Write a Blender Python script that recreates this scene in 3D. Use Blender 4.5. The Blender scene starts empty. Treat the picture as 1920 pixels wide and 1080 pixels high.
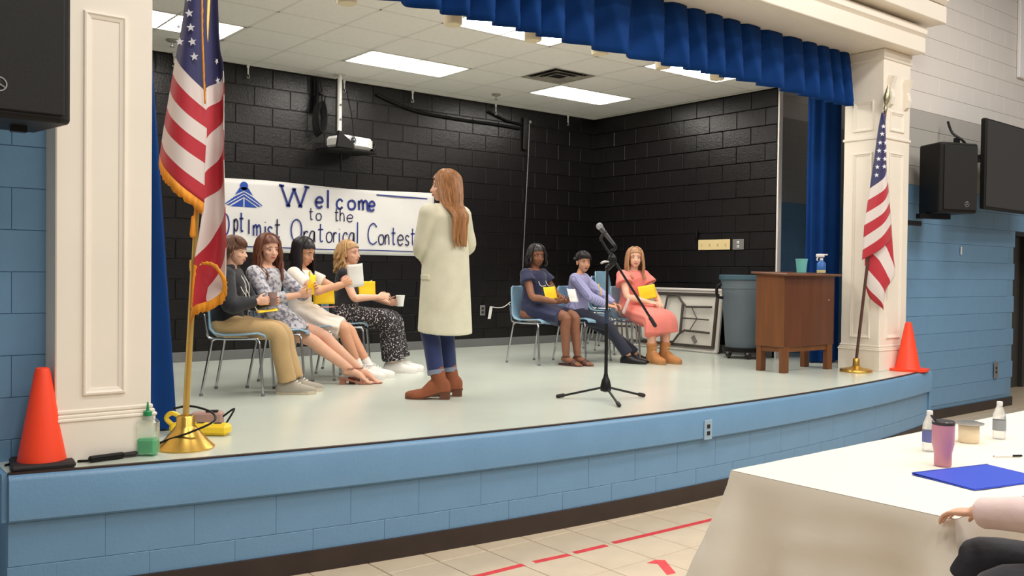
import bpy, math, random
from mathutils import Vector, Matrix, noise
import numpy as np
random.seed(7)
SC = bpy.context.scene
COL = SC.collection
R = math.radians
# ------------------------------------------------------------------ camera
ZS, ZC, YB, XR = .654, 3.732, 9.166, 8.777          # stage floor, stage ceiling, back wall, right wall
YAW, PITCH, ROLL, FPX = .6754, -.0178, .0116, 1695.8
fw = Vector((math.sin(YAW)*math.cos(PITCH), math.cos(YAW)*math.cos(PITCH), math.sin(PITCH)))
r0 = Vector((math.cos(YAW), -math.sin(YAW), 0)); u0 = r0.cross(fw)
cr_ = r0*math.cos(ROLL)+u0*math.sin(ROLL); cu_ = -r0*math.sin(ROLL)+u0*math.cos(ROLL)
cam = bpy.data.cameras.new('camera'); camo = bpy.data.objects.new('camera', cam); COL.objects.link(camo)
cam.sensor_width = 36; cam.lens = 36*FPX/1920; cam.clip_start = .05; cam.clip_end = 200
M = Matrix.Identity(4)
for i in range(3):
    M[i][0], M[i][1], M[i][2] = cr_[i], cu_[i], -fw[i]
M.translation = (0, 0, 1.60)
camo.matrix_world = M
SC.camera = camo
# ------------------------------------------------------------------ world, lights, exposure
w = bpy.data.worlds.new('world'); SC.world = w; w.use_nodes = True
w.node_tree.nodes['Background'].inputs[0].default_value = (1.0, .965, .92, 1)
w.node_tree.nodes['Background'].inputs[1].default_value = .20
SC.view_settings.view_transform = 'Standard'; SC.view_settings.look = 'None'
SC.view_settings.exposure = 0.16; SC.view_settings.gamma = 1; SC.view_settings.use_curve_mapping = False
PANEL_E, ROOM_W = 15.5, 57.0
def area(name, loc, sx, sy, power, rot=(0, 0, 0), col=(1, .955, .885)):
    l = bpy.data.lights.new(name, 'AREA'); l.shape = 'RECTANGLE'; l.size = sx; l.size_y = sy; l.energy = power; l.color = col
    o = bpy.data.objects.new(name, l); COL.objects.link(o); o.location = loc; o.rotation_euler = rot
    return o
# the hall's own ceiling fixtures in front of the stage (above and behind the frame)
for ix in range(4):
    for iy in range(3):
        area('hall_ceiling_light', (1.2+ix*2.9, -2.0+iy*2.2, 5.5), 1.2, .6, ROOM_W)
# ------------------------------------------------------------------ helpers
def lin(c):
    c = c/255
    return c/12.92 if c <= .04045 else ((c+.055)/1.055)**2.4
def rgb(r, g, b): return (lin(r), lin(g), lin(b), 1)
MATS = {}
def mat(name, col, rough=.6, metal=0, var=0, vscale=8, bump=0, bscale=40, spec=.5, emit=0, trans=0, alpha=1, coat=0, stretch=None, sheen=0):
    if name in MATS: return MATS[name]
    m = bpy.data.materials.new(name); m.use_nodes = True; nt = m.node_tree; b = nt.nodes['Principled BSDF']
    c = rgb(*col)
    b.inputs['Base Color'].default_value = c; b.inputs['Roughness'].default_value = rough; b.inputs['Metallic'].default_value = metal
    b.inputs['Specular IOR Level'].default_value = spec
    if coat: b.inputs['Coat Weight'].default_value = coat; b.inputs['Coat Roughness'].default_value = .15
    if sheen: b.inputs['Sheen Weight'].default_value = sheen
    if trans: b.inputs['Transmission Weight'].default_value = trans; b.inputs['IOR'].default_value = 1.3
    if alpha < 1: b.inputs['Alpha'].default_value = alpha
    if emit: b.inputs['Emission Color'].default_value = c; b.inputs['Emission Strength'].default_value = emit
    if var or bump:
        tc = nt.nodes.new('ShaderNodeTexCoord'); mp = nt.nodes.new('ShaderNodeMapping')
        nt.links.new(tc.outputs['Object'], mp.inputs['Vector'])
        if stretch: mp.inputs['Scale'].default_value = stretch
    if var:
        n = nt.nodes.new('ShaderNodeTexNoise'); n.inputs['Scale'].default_value = vscale; n.inputs['Detail'].default_value = 5
        nt.links.new(mp.outputs[0], n.inputs['Vector'])
        rp = nt.nodes.new('ShaderNodeValToRGB')
        rp.color_ramp.elements[0].position = .3; rp.color_ramp.elements[1].position = .7
        rp.color_ramp.elements[0].color = tuple(max(0, x*(1-var)) for x in c[:3])+(1,)
        rp.color_ramp.elements[1].color = tuple(min(1, x*(1+var)) for x in c[:3])+(1,)
        nt.links.new(n.outputs[0], rp.inputs[0]); nt.links.new(rp.outputs[0], b.inputs['Base Color'])
    if bump:
        n2 = nt.nodes.new('ShaderNodeTexNoise'); n2.inputs['Scale'].default_value = bscale; n2.inputs['Detail'].default_value = 4
        nt.links.new(mp.outputs[0], n2.inputs['Vector'])
        bp = nt.nodes.new('ShaderNodeBump'); bp.inputs['Strength'].default_value = bump; bp.inputs['Distance'].default_value = .01
        nt.links.new(n2.outputs[0], bp.inputs['Height']); nt.links.new(bp.outputs[0], b.inputs['Normal'])
    MATS[name] = m
    return m
def V(*a): return Vector(a[0]) if len(a) == 1 else Vector(a)
def catmull(pts, rad, k=4):
    P = [Vector(p) for p in pts]; n = len(P); op, orr = [], []
    Rr = [r if isinstance(r, (tuple, list)) else (r, r) for r in rad]
    for i in range(n-1):
        p0, p1, p2, p3 = P[max(i-1, 0)], P[i], P[i+1], P[min(i+2, n-1)]
        for j in range(k):
            t = j/k
            op.append(.5*((2*p1)+(p2-p0)*t+(2*p0-5*p1+4*p2-p3)*t*t+(3*p1-p0-3*p2+p3)*t**3))
            orr.append(tuple(Rr[i][q]*(1-t)+Rr[i+1][q]*t for q in (0, 1)))
    op.append(P[-1]); orr.append(Rr[-1])
    return op, orr
class MB:
    def __init__(s): s.v = []; s.f = []; s.m = []; s.uv = []; s.mi = 0
    def add(s, vs, fs, uvs=None):
        b = len(s.v); s.v += [tuple(v) for v in vs]; s.f += [tuple(i+b for i in f) for f in fs]; s.m += [s.mi]*len(fs)
        s.uv += list(uvs) if uvs else [(0, 0)]*len(vs)
        return s
    def box(s, c, d, rot=None, ch=0):
        c = Vector(c); hx, hy, hz = d[0]/2, d[1]/2, d[2]/2
        ch = min(ch, hx*.9, hy*.9, hz*.9)
        if ch <= 0:
            vs = [Vector((x*hx, y*hy, z*hz)) for z in (-1, 1) for y in (-1, 1) for x in (-1, 1)]
            fs = [(0, 2, 3, 1), (4, 5, 7, 6), (0, 1, 5, 4), (2, 6, 7, 3), (0, 4, 6, 2), (1, 3, 7, 5)]
        else:
            vs = []; idx = {}
            for sx in (-1, 1):
                for sy in (-1, 1):
                    for sz in (-1, 1):
                        for a in range(3):
                            p = [sx*(hx-ch), sy*(hy-ch), sz*(hz-ch)]; p[a] = (sx*hx, sy*hy, sz*hz)[a]
                            idx[(sx, sy, sz, a)] = len(vs); vs.append(Vector(p))
            fs = []
            S2 = ((-1, -1), (1, -1), (1, 1), (-1, 1))
            def key(a, sa, b1, s1, b2, s2, ax):
                k = [0, 0, 0]; k[a] = sa; k[b1] = s1; k[b2] = s2; return idx[(k[0], k[1], k[2], ax)]
            for a in range(3):
                b1, b2 = (a+1) % 3, (a+2) % 3
                for sa in (-1, 1):
                    q = [key(a, sa, b1, p, b2, r, a) for p, r in S2]
                    fs.append(tuple(q if sa > 0 else q[::-1]))
                for p, r in S2:
                    q = [key(a, -1, b1, p, b2, r, b1), key(a, 1, b1, p, b2, r, b1), key(a, 1, b1, p, b2, r, b2), key(a, -1, b1, p, b2, r, b2)]
                    fs.append(tuple(q if p*r > 0 else q[::-1]))
            for sx in (-1, 1):
                for sy in (-1, 1):
                    for sz in (-1, 1):
                        q = [idx[(sx, sy, sz, a)] for a in range(3)]
                        fs.append(tuple(q if sx*sy*sz > 0 else q[::-1]))
        if rot is not None: vs = [rot @ v for v in vs]
        return s.add([c+v for v in vs], fs)
    def tube(s, pts, rad, n=10, cap='round', up=None, smooth=0):
        if not isinstance(rad, (list,)): rad = [rad]*len(pts)
        if smooth: pts, rad = catmull(pts, rad, smooth)
        P = [Vector(p) for p in pts]; Rr = [r if isinstance(r, (tuple, list)) else (r, r) for r in rad]
        T = []
        for i in range(len(P)):
            t = (P[min(i+1, len(P)-1)]-P[max(i-1, 0)])
            T.append(t.normalized() if t.length > 1e-9 else Vector((0, 0, 1)))
        if cap == 'round':
            def ext(p, t, r):
                m = max(r); return [(p+t*m*math.sin(a), (r[0]*math.cos(a), r[1]*math.cos(a))) for a in (R(30), R(60), R(82))]
            e = ext(P[-1], T[-1], Rr[-1]); b = ext(P[0], -T[0], Rr[0])[::-1]
            P = [x[0] for x in b]+P+[x[0] for x in e]; Rr = [x[1] for x in b]+Rr+[x[1] for x in e]
            T = [T[0]]*3+T+[T[-1]]*3
        x = Vector(up) if up is not None else (Vector((0, 0, 1)) if abs(T[0].z) < .9 else Vector((0, 1, 0)))
        vs = []; fs = []
        for i in range(len(P)):
            x = x-T[i]*x.dot(T[i])
            if x.length < 1e-6: x = T[i].orthogonal()
            x.normalize(); y = T[i].cross(x)
            for j in range(n):
                a = 2*math.pi*j/n
                vs.append(P[i]+x*math.cos(a)*Rr[i][0]+y*math.sin(a)*Rr[i][1])
        for i in range(len(P)-1):
            for j in range(n):
                k = (j+1) % n; fs.append((i*n+j, i*n+k, (i+1)*n+k, (i+1)*n+j))
        if cap: fs.append(tuple(range(n))[::-1]); fs.append(tuple((len(P)-1)*n+j for j in range(n)))
        return s.add(vs, fs)
    def lathe(s, prof, n=24, c=(0, 0, 0), rot=None, cap=True):
        c = Vector(c); vs = []; fs = []
        for r, z in prof:
            for j in range(n):
                a = 2*math.pi*j/n; p = Vector((r*math.cos(a), r*math.sin(a), z)); vs.append(c+(rot @ p if rot is not None else p))
        for i in range(len(prof)-1):
            for j in range(n):
                k = (j+1) % n; fs.append((i*n+j, i*n+k, (i+1)*n+k, (i+1)*n+j))
        if cap: fs.append(tuple(range(n))[::-1]); fs.append(tuple((len(prof)-1)*n+j for j in range(n)))
        return s.add(vs, fs)
    def ell(s, c, r, rot=None, n=16, m=10):
        c = Vector(c); r = r if isinstance(r, (tuple, list)) else (r, r, r); vs = []; fs = []
        for i in range(m+1):
            th = math.pi*min(max(i/m, .02), .98)
            for j in range(n):
                a = 2*math.pi*j/n; p = Vector((r[0]*math.sin(th)*math.cos(a), r[1]*math.sin(th)*math.sin(a), -r[2]*math.cos(th)))
                vs.append(c+(rot @ p if rot is not None else p))
        for i in range(m):
            for j in range(n):
                k = (j+1) % n; fs.append((i*n+j, i*n+k, (i+1)*n+k, (i+1)*n+j))
        fs.append(tuple(range(n))[::-1]); fs.append(tuple(m*n+j for j in range(n)))
        return s.add(vs, fs)
    def loft(s, rings, closed=True, cap=True, uvs=None):
        n = len(rings[0]); vs = [p for r in rings for p in r]; fs = []
        for i in range(len(rings)-1):
            for j in range(n if closed else n-1):
                k = (j+1) % n; fs.append((i*n+j, i*n+k, (i+1)*n+k, (i+1)*n+j))
        if cap and closed: fs.append(tuple(range(n))[::-1]); fs.append(tuple((len(rings)-1)*n+j for j in range(n)))
        return s.add(vs, fs, uvs)
    def prism(s, outline, z0, z1, f=None):
        n = len(outline); f = f or (lambda x, y, z: (x, y, z))
        vs = [f(x, y, z0) for x, y in outline]+[f(x, y, z1) for x, y in outline]
        fs = [tuple(range(n))[::-1], tuple(range(n, 2*n))]+[(i, (i+1) % n, n+(i+1) % n, n+i) for i in range(n)]
        return s.add(vs, fs)
    def mesh(s, name):
        me = bpy.data.meshes.new(name); me.from_pydata(s.v, [], s.f); me.update()
        if any(s.m): me.polygons.foreach_set('material_index', s.m)
        return me
def link(o, parent=None):
    COL.objects.link(o)
    if parent: o.parent = parent
    return o
def mk(name, mb, ms, parent=None, smooth=True, uv=False, solid=0):
    me = mb.mesh(name) if isinstance(mb, MB) else mb
    for m in (ms if isinstance(ms, (list, tuple)) else [ms]): me.materials.append(m)
    if smooth:
        me.polygons.foreach_set('use_smooth', [True]*len(me.polygons))
        try: me.set_sharp_from_angle(angle=R(40))
        except Exception: pass
    if uv:
        l = me.uv_layers.new(name='UVMap')
        for lp in me.loops: l.data[lp.index].uv = mb.uv[lp.vertex_index]
    o = link(bpy.data.objects.new(name, me), parent)
    if solid:
        md = o.modifiers.new('solid', 'SOLIDIFY'); md.thickness = solid; md.offset = 0
    return o
def thing(name, label, cat, loc=(0, 0, 0), rz=0, group=None, rot=None):
    o = link(bpy.data.objects.new(name, None)); o.empty_display_size = .1
    o.location = loc; o.rotation_euler = rot if rot else (0, 0, rz)
    o['label'] = label; o['category'] = cat
    if group: o['group'] = group
    return o
def tag(o, label, cat, group=None):
    o['label'] = label; o['category'] = cat
    if group: o['group'] = group
    return o
def struct(o, label=None):
    o['kind'] = 'structure'
    if label: o['label'] = label
    return o
def sroot(name, label, loc=(0, 0, 0)):
    o = link(bpy.data.objects.new(name, None)); o.location = loc; o.empty_display_size = .1
    return struct(o, label)
def inst(name, me, parent, loc, rz=0, scale=(1, 1, 1)):
    o = link(bpy.data.objects.new(name, me), parent); o.location = loc; o.rotation_euler = (0, 0, rz); o.scale = scale
    return o
def copy_tree(o, parent=None):
    c = o.copy(); link(c, parent)
    for ch in list(o.children): copy_tree(ch, c)
    return c
def remesh(mb, vox, it=3):
    me = mb.mesh('tmp'); o = link(bpy.data.objects.new('tmp', me))
    m = o.modifiers.new('r', 'REMESH'); m.mode = 'VOXEL'; m.voxel_size = vox
    s = o.modifiers.new('s', 'SMOOTH'); s.factor = .5; s.iterations = it
    dg = bpy.context.evaluated_depsgraph_get(); me2 = bpy.data.meshes.new_from_object(o.evaluated_get(dg))
    bpy.data.objects.remove(o); bpy.data.meshes.remove(me)
    return me2
# ------------------------------------------------------------------ materials of the setting
m_blk = mat('black_block_paint', (20, 17, 18), .31, bump=.25, bscale=45, var=.2, vscale=3, spec=.42)
m_blkj = mat('black_joint_paint', (24, 21, 22), .4)
m_blue = mat('blue_block_paint', (110, 151, 187), .38, bump=.15, bscale=50, var=.04, vscale=4)
m_bluej = mat('blue_joint_paint', (108, 147, 179), .4)
m_gray = mat('grey_block_paint', (176, 172, 166), .5, bump=.12, bscale=50)
m_white = mat('white_block_paint', (226, 220, 214), .55, bump=.12, bscale=50)
m_trim = mat('cream_trim_paint', (242, 233, 219), .42, var=.02, vscale=2)
m_brown = mat('brown_vinyl', (50, 38, 34), .45, var=.2, vscale=6)
m_floor = mat('stage_vinyl', (206, 213, 202), .22, var=.05, vscale=1.3, spec=.5, bump=.02, bscale=4)
m_tile = mat('beige_floor_tile', (208, 190, 164), .35, var=.06, vscale=5, bump=.03, bscale=20)
m_grout = mat('brown_grout', (140, 112, 84), .8)
m_ctile = mat('ceiling_tile_board', (246, 242, 236), .9, bump=.25, bscale=160, var=.03, vscale=30)
m_grid = mat('ceiling_grid_metal', (232, 228, 220), .5)
m_panel = mat('light_diffuser', (255, 249, 240), .5, emit=PANEL_E)
m_greyb = mat('grey_vinyl_base', (112, 112, 112), .5)
m_black = mat('black_plastic', (13, 11, 11), .5, spec=.3)
m_mblack = mat('black_metal', (22, 22, 24), .4, metal=.3)
m_chrome = mat('chrome_tube', (190, 192, 196), .22, metal=1)
m_dark = mat('dark_slot', (14, 12, 12), .6)
# ------------------------------------------------------------------ stage platform
XA, XZ = .78, 9.06
def fy(x): return 4.12+.0248*(x-5.2)**2                     # gently bowed front edge
def fang(x): return math.atan(.0496*(x-5.2))
xs = [XA+(XZ-XA)*i/48 for i in range(49)]
root = sroot('floor_stage', 'pale grey green vinyl stage floor with a bowed front edge')
mb = MB(); mb.prism([(x, fy(x)+.03) for x in xs]+[(XZ, 9.3), (XA, 9.3)], .56, ZS); mk('floor_sheet', mb, m_floor, root, False)
mb = MB()      # dark nosing strip
mb.loft([[(x, fy(x)+o, z) for o, z in ((.012, ZS-.012), (.012, ZS+.004), (.032, ZS+.005), (.032, ZS-.012))] for x in xs]); mk('edge_strip', mb, m_brown, root, False)
root = sroot('wall_stage_front', 'blue painted block front of the stage with an overhanging top course')
mb = MB(); c = .015    # cap course
prof = ((-.012, ZS-.03), (0, ZS-.012), (.014, ZS-.004), (.25, ZS-.004), (.25, ZS-.225), (.01, ZS-.225), (-.012, ZS-.21))
mb.loft([[(x, fy(x)+o, z) for o, z in prof] for x in xs]); mk('cap_course', mb, m_blue, root)
mb = MB(); mb.loft([[(x, fy(x)+o, z) for o, z in ((.026, 0), (.026, ZS-.22), (.3, ZS-.22), (.3, 0))] for x in xs[0:]]); mk('joint_backing', mb, m_bluej, root, False)
mb = MB(); mb.box((XA+.012, (fy(XA)+4.92)/2+.02, .215), (.03, 4.92-fy(XA)-.03, .43)); mb.box((XA+.002, (fy(XA)+4.92)/2+.02, .54), (.05, 4.92-fy(XA)-.02, .22)); mk('left_return', mb, m_blue, root, False)
mb = MB(); mb.box((XZ-.012, (fy(XZ)+4.92)/2, .215), (.03, 4.92-fy(XZ), .43)); mb.box((XZ-.002, (fy(XZ)+4.92)/2, .54), (.05, 4.92-fy(XZ), .22)); mk('right_return', mb, m_blue, root, False)
BW, BH = .4064, .2032
def block_mesh(w, h, d, ch, m, name='block'):
    b = MB(); b.box((0, 0, 0), (w, d, h), ch=ch); me = b.mesh(name); me.materials.append(m); return me
bm_full = block_mesh(BW-.001, BH-.002, .05, .0022, m_blue)
for row in range(2):
    zc = .2265+BH/2-.0025 if row == 0 else .2265-BH/2-.0025
    x = XA-(BW/2 if row else 0)
    while x < XZ:
        a, b = max(x, XA), min(x+BW, XZ)
        if b-a > .05:
            xm = (a+b)/2; inst('block', bm_full, root, (xm, fy(xm)+.0475, zc), fang(xm), ((b-a)/BW, 1, 1))
        x += BW*math.cos(fang(x))
mb = MB(); mb.loft([[(x, fy(x)+o, z) for o, z in ((.004, 0), (.008, .112), (.02, .115), (.02, 0))] for x in xs]); o = struct(mk('baseboard_stage', mb, m_brown, None, False), 'dark brown vinyl baseboard along the stage front')
# duplex outlet in the cap course
def outlet(name, label, loc, rz, plate, sockets, w=.07, h=.115, group=None, n=2):
    t = thing(name, label, 'outlet', loc, rz, group)
    b = MB(); b.box((0, 0, 0), (w, .008, h), ch=.003); mk('cover_plate', b, plate, t, False)
    for s in ((-1, 1) if n == 2 else (0,)):
        b = MB(); b.box((0, -.005, s*.024), (.034, .006, .03), ch=.004); sk = mk('socket', b, sockets, t, False)
        b = MB()
        for q in (-1, 1): b.box((q*.007, -.009, s*.024+.003), (.003, .003, .009))
        b.box((0, -.009, s*.024-.008), (.005, .003, .005)); mk('slot', b, m_dark, sk, False)
    return t
m_ltblue = mat('pale_blue_plate', (150, 178, 200), .4); m_sock = mat('dark_socket', (40, 38, 40), .4); m_steel = mat('steel_plate', (170, 168, 166), .35, metal=.8)
outlet('wall_outlet', 'pale blue outlet cover set in the stage front', (5.08, fy(5.08)-.016, .50), 0, m_ltblue, m_sock, .085, .14)
# ------------------------------------------------------------------ hall floor with tiles
root = sroot('floor', 'beige square floor tiles in front of the stage')
mb = MB(); mb.box((6, 1.4, -.03), (22, 10.2, .05)); mk('grout_bed', mb, m_grout, root, False)
T = .329; tx, ty = 2.288*.977*.329/.2978, 3.7974*.977*.329/.2978
tm = MB(); tm.box((0, 0, 0), (T-.006, T-.006, .012), ch=.002); tme = tm.mesh('floor_tile'); tme.materials.append(m_tile)
far = MB(); cells = []
for i in range(-14, 42):
    for j in range(-9, 14):
        x, y = tx+(i+.5)*T, ty-(j-.5)*T
        if y > fy(min(max(x, XA), XZ))+.2 and XA < x < XZ: continue
        if y > 6.4 or x < -2.4 or x > 15.5: continue
        cells.append((0 if (2.2 < x < 8.5 and 2.3 < y < 4.7) or (8.4 < x < 12.5 and 2.6 < y < 5.2) else 1, x, y))
cells.sort(key=lambda c: (c[0], c[1]*c[1]+c[2]*c[2]))
for k, (q, x, y) in enumerate(cells):
    if k < 290 and q == 0: inst('floor_tile', tme, root, (x, y, -.005))
    else: far.box((x, y, -.005), (T-.006, T-.006, .012))
fo = mk('floor_tile_field', far, m_tile, root, False); fo['kind'] = 'stuff'
m_tape = mat('red_tape', (214, 58, 62), .5, var=.12, vscale=20)
for k, (a, b) in enumerate((((2.70, 3.787), (3.135, 3.785)), ((3.21, 3.783), (3.455, 3.765)), ((3.50, 3.772), (3.75, 3.765)), ((3.815, 3.775), (4.72, 3.752)))):
    a, b = Vector(a), Vector(b); d = (b-a).normalized()*.0; n = Vector((0, 1))*.021
    mb = MB(); mb.prism([(a.x, a.y-n.y), (b.x, b.y-n.y), (b.x, b.y+n.y), (a.x, a.y+n.y)], .0012, .002)
    tag(mk('floor_tape', mb, m_tape, None, False), ['left end piece of the red tape line on the floor tiles', 'short red floor tape piece second from the left in the line', 'short red floor tape piece left of the longest one', 'longest red tape piece, nearest the white table'][k], 'tape', 'red tape line on the floor')
mb = MB(); mb.prism([(3.70, 3.40), (3.735, 3.352), (3.64, 3.20), (3.70, 3.19), (3.82, 3.375), (3.78, 3.41)], .0012, .002)
tag(mk('floor_tape_mark', mb, m_tape, None, False), 'small bent red tape mark shaped like a numeral on the tiles', 'tape')
# ------------------------------------------------------------------ block walls
def block_wall(root, origin, ux, length, z0, rows, mats, joint, first=0, off=0, holes=None, flip=1, dd=.010, cap=None):
    """blocks laid on a vertical plane; ux = (dx,dy) unit along wall; visible normal towards -perp"""
    rz = math.atan2(ux[1], ux[0]); cache = {}
    n = Vector((ux[1], -ux[0], 0))*flip
    for r in range(rows):
        m = mats(z0+r*BH+BH/2); key = m.name
        if key not in cache: cache[key] = block_mesh(BW-(.006 if 'black' in key else .0015), BH-(.007 if 'black' in key else .003), .03, .0045 if 'black' in key else .002, m)
        s = -off-(BW/2 if (r+first) % 2 else 0)
        while s < length:
            a, b = max(s, 0), min(s+BW, length)
            if b-a > .03 and not (holes and holes((a+b)/2, z0+r*BH+BH/2)):
                p = Vector(origin)+Vector((ux[0], ux[1], 0))*((a+b)/2)+n*((dd if 'black' in key else .004)-.015); p.z = z0+r*BH+BH/2
                inst('block', cache[key], root, p, rz, ((b-a-.001)/BW, 1, 1))
            s += BW
root = sroot('wall_back', 'black painted concrete block wall at the back of the stage')
mb = MB(); mb.box((4.9, YB+.10, 2.2), (8.4, .2, 3.2)); mk('joint_backing', mb, m_blkj, root, False)
block_wall(root, (1.6, YB, 0), (1, 0), XR-1.6, ZS+.02, 15, lambda z: m_blk, m_blkj)
root = sroot('wall_right', 'black painted concrete block side wall of the stage')
mb = MB(); mb.box((XR+.03, (6.155+9.3)/2, 2.2), (.04, 9.3-6.155, 3.2)); mk('joint_backing', mb, m_blkj, root, False)
mb = MB(); mb.box((XR+.02, 6.145, 2.2), (.065, .02, 3.1)); mk('edge_bead', mb, m_white, root, False)
block_wall(root, (XR, YB, 0), (0, -1), YB-6.165, ZS+.02, 15, lambda z: m_blk, m_blkj, first=1)
mb = MB(); mb.box((.95, 7.2, 2.2), (.1, 4.2, 3.2)); struct(mk('wall_left', mb, m_blk, None, False), 'black painted side wall of the stage behind the left column')
for nm, c, d in (('baseboard_back', (4.9, YB-.016, ZS+.05), (7.8, .012, .10)), ('baseboard_right', (XR-.016, 7.66, ZS+.05), (.012, 2.95, .10))):
    mb = MB(); mb.box(c, d, ch=.004); struct(mk(nm, mb, m_greyb, None, False), 'grey vinyl baseboard of the stage wall')
# hall walls beside the proscenium
def band(z): return m_blue if z < 2.58 else (m_gray if z < 3.40 else m_white)
root = sroot('wall_hall_right', 'block wall beside the stage painted blue, grey and white')
mb = MB()
for z0, z1, k in ((0, 2.588, 0), (2.588, 3.40, 1), (3.40, 5.6, 2)):
    mb.mi = k
    if k == 0: mb.box((10.49, 5.03, z1/2), (3.02, .2, z1)); mb.box((13.2, 5.03, (2.22+z1)/2), (2.4, .2, z1-2.22))
    else: mb.box((11.7, 5.03, (z0+z1)/2), (5.44, .2, z1-z0))
mk('joint_backing', mb, [m_bluej, mat('grey_joint', (160, 156, 150), .6), mat('white_joint', (212, 206, 200), .6)], root, False)
block_wall(root, (8.98, 4.928, 0), (1, 0), 5.4, .15, 26, band, None, holes=lambda s, z: s > 3.02 and z < 2.22)
mb = MB(); mb.box((10.5, 4.912, .055), (3.0, .014, .11)); mb.box((12.005, 5.03, .055), (.014, .22, .11)); struct(mk('baseboard_hall_right', mb, m_brown, None, False), 'dark brown baseboard under the blue hall wall')
root = sroot('wall_hall_left', 'blue painted block wall left of the left column')
mb = MB(); mb.box((-.5, 5.03, 1.3), (3.2, .2, 2.6)); mb.mi = 1; mb.box((-.5, 5.03, 4.1), (3.2, .2, 3.0)); mk('joint_backing', mb, [m_bluej, m_white], root, False)
block_wall(root, (-1.9, 4.928, 0), (1, 0), 2.95, .15, 24, band, None, off=.1)
# wing behind the right column
root = sroot('wall_wing', 'blue and grey block wall in the wing beyond the black wall')
mb = MB()
for z0, z1, k in ((0, 2.588, 0), (2.588, 3.40, 1), (3.40, 4.2, 2)): mb.mi = k; mb.box((10.15, 6.58, (z0+z1)/2), (2.66, .2, z1-z0))
mk('joint_backing', mb, [m_bluej, MATS['grey_joint'], MATS['white_joint']], root, False)
block_wall(root, (8.84, 6.482, 0), (1, 0), 2.5, .65, 16, band, None)
mb = MB(); mb.box((11.5, 5.8, 2.0), (.1, 1.6, 4.2)); struct(mk('wall_wing_end', mb, m_gray, None, False), 'end wall of the wing')
mb = MB(); mb.box((10.3, 5.82, ZS-.06), (2.6, 1.6, .1)); struct(mk('floor_wing', mb, m_floor, None, False), 'floor of the wing')
# recessed hall door
root = sroot('door_1', 'dark grey door in the recess at the end of the blue wall')
mb = MB(); mb.box((13.6, 5.72, 1.1), (1.0, .05, 2.2), ch=.01); mk('door_leaf', mb, mat('door_dark', (70, 66, 62), .5), root, False)
mb = MB(); mb.box((13.06, 5.70, 1.12), (.08, .12, 2.24)); mb.box((14.14, 5.70, 1.12), (.08, .12, 2.24)); mb.box((13.6, 5.70, 2.24), (1.16, .12, .08)); mk('door_frame', mb, mat('door_frame_dark', (52, 50, 48), .5), root, False)
mb = MB(); mb.box((13.18, 5.66, 1.02), (.03, .05, .12), ch=.008); mb.tube([(13.18, 5.64, 1.05), (13.18, 5.60, 1.05), (13.28, 5.60, 1.05)], .01, 8); mk('handle', mb, m_steel, root)
mb = MB(); mb.box((12.5, 5.78, 1.3), (1.06, .08, 2.6)); mb.box((14.6, 5.78, 1.3), (.9, .08, 2.6)); struct(mk('wall_recess', mb, m_gray, None, False), 'grey back wall of the door recess')
# ------------------------------------------------------------------ stage ceiling
root = sroot('ceiling', 'suspended ceiling of square white tiles over the stage')
G = .612; gx0, gy0 = 4.405-G*6, 7.72-G*5
mb = MB(); mb.box((5.2, 7.27, ZC+.06), (8.9, 4.1, .04)); mk('deck', mb, m_ctile, root, False)
lights = [(4.405-4*G, 7.72), (4.405, 7.72), (4.405+4*G, 7.72), (4.405-4*G, 7.72-3*G), (4.405, 7.72-3*G), (4.405+4*G, 7.72-3*G)]
vent = (4.405+2*G+.0, 7.72-2*G+.0)
vent = (4.405+3*G, 7.72-1*G)
cm = MB(); cm.box((0, 0, .0), (G-.021, G-.021, .014), ch=.002); cme = cm.mesh('ceiling_tile'); cme.materials.append(m_ctile)
for i in range(13):
    for j in range(1, 9):
        x, y = gx0+i*G, gy0+j*G
        if any(abs(x-lx) < .1 and abs(y-ly) < .1 or abs(x-lx-G) < .1 and abs(y-ly) < .1 for lx, ly in lights): continue
        if abs(x-vent[0]) < .1 and abs(y-vent[1]) < .1: continue
        xa, xb, ya, yb = x, min(x+G, XR-.02), y, min(y+G, YB-.02)
        if yb-ya < .05 or xb-xa < .05: continue
        inst('ceiling_tile', cme, root, ((xa+xb)/2, (ya+yb)/2, ZC+.0075), 0, ((xb-xa)/G, (yb-ya)/G, 1))
mb = MB()
for i in range(14):
    x = gx0+i*G
    if x < XR: mb.box((x, 7.2, ZC+.010), (.024, 3.9, .02))
for j in range(1, 10):
    y = gy0+j*G
    if y < YB: mb.box((4.8, y, ZC+.010), (7.9, .024, .02))
mb.box((4.8, YB-.022, ZC+.006), (7.9, .022, .022)); mb.box((XR-.022, 7.6, ZC+.006), (.022, 3.1, .022)); mk('grid', mb, m_grid, root, False)
LB = ['lit ceiling light panel behind the large flag', 'lit ceiling light panel nearest above the projector', 'lit ceiling light panel beside the air vent by the back corner', 'lit ceiling light panel hidden above the left of the valance', 'lit ceiling light panel peeking under the middle of the blue valance', 'lit ceiling light panel peeking under the right of the blue valance']
for k, (x, y) in enumerate(lights):
    t = thing('ceiling_light', LB[k], 'light', (x+G, y+G/2, ZC), 0, 'fluorescent panels in the stage ceiling')
    mb = MB(); mb.box((0, 0, .004), (2*G-.07, G-.07, .006)); mk('diffuser', mb, m_panel, t, False)
    mb = MB()
    for s in (-1, 1): mb.box((s*(G-.022), 0, .004), (.028, G-.02, .016)); mb.box((0, s*(G/2-.022), .004), (2*G-.02, .028, .016))
    mk('frame', mb, m_grid, t, False)
t = thing('air_vent', 'square ceiling air vent stained grey at the louvres', 'vent', (vent[0]+G/2, vent[1]+G/2, ZC))
m_vent = mat('vent_metal', (150, 144, 134), .6, var=.35, vscale=7)
mb = MB(); mb.box((0, 0, .02), (G-.06, G-.06, .01)); mk('duct_back', mb, m_dark, t, False)
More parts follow.
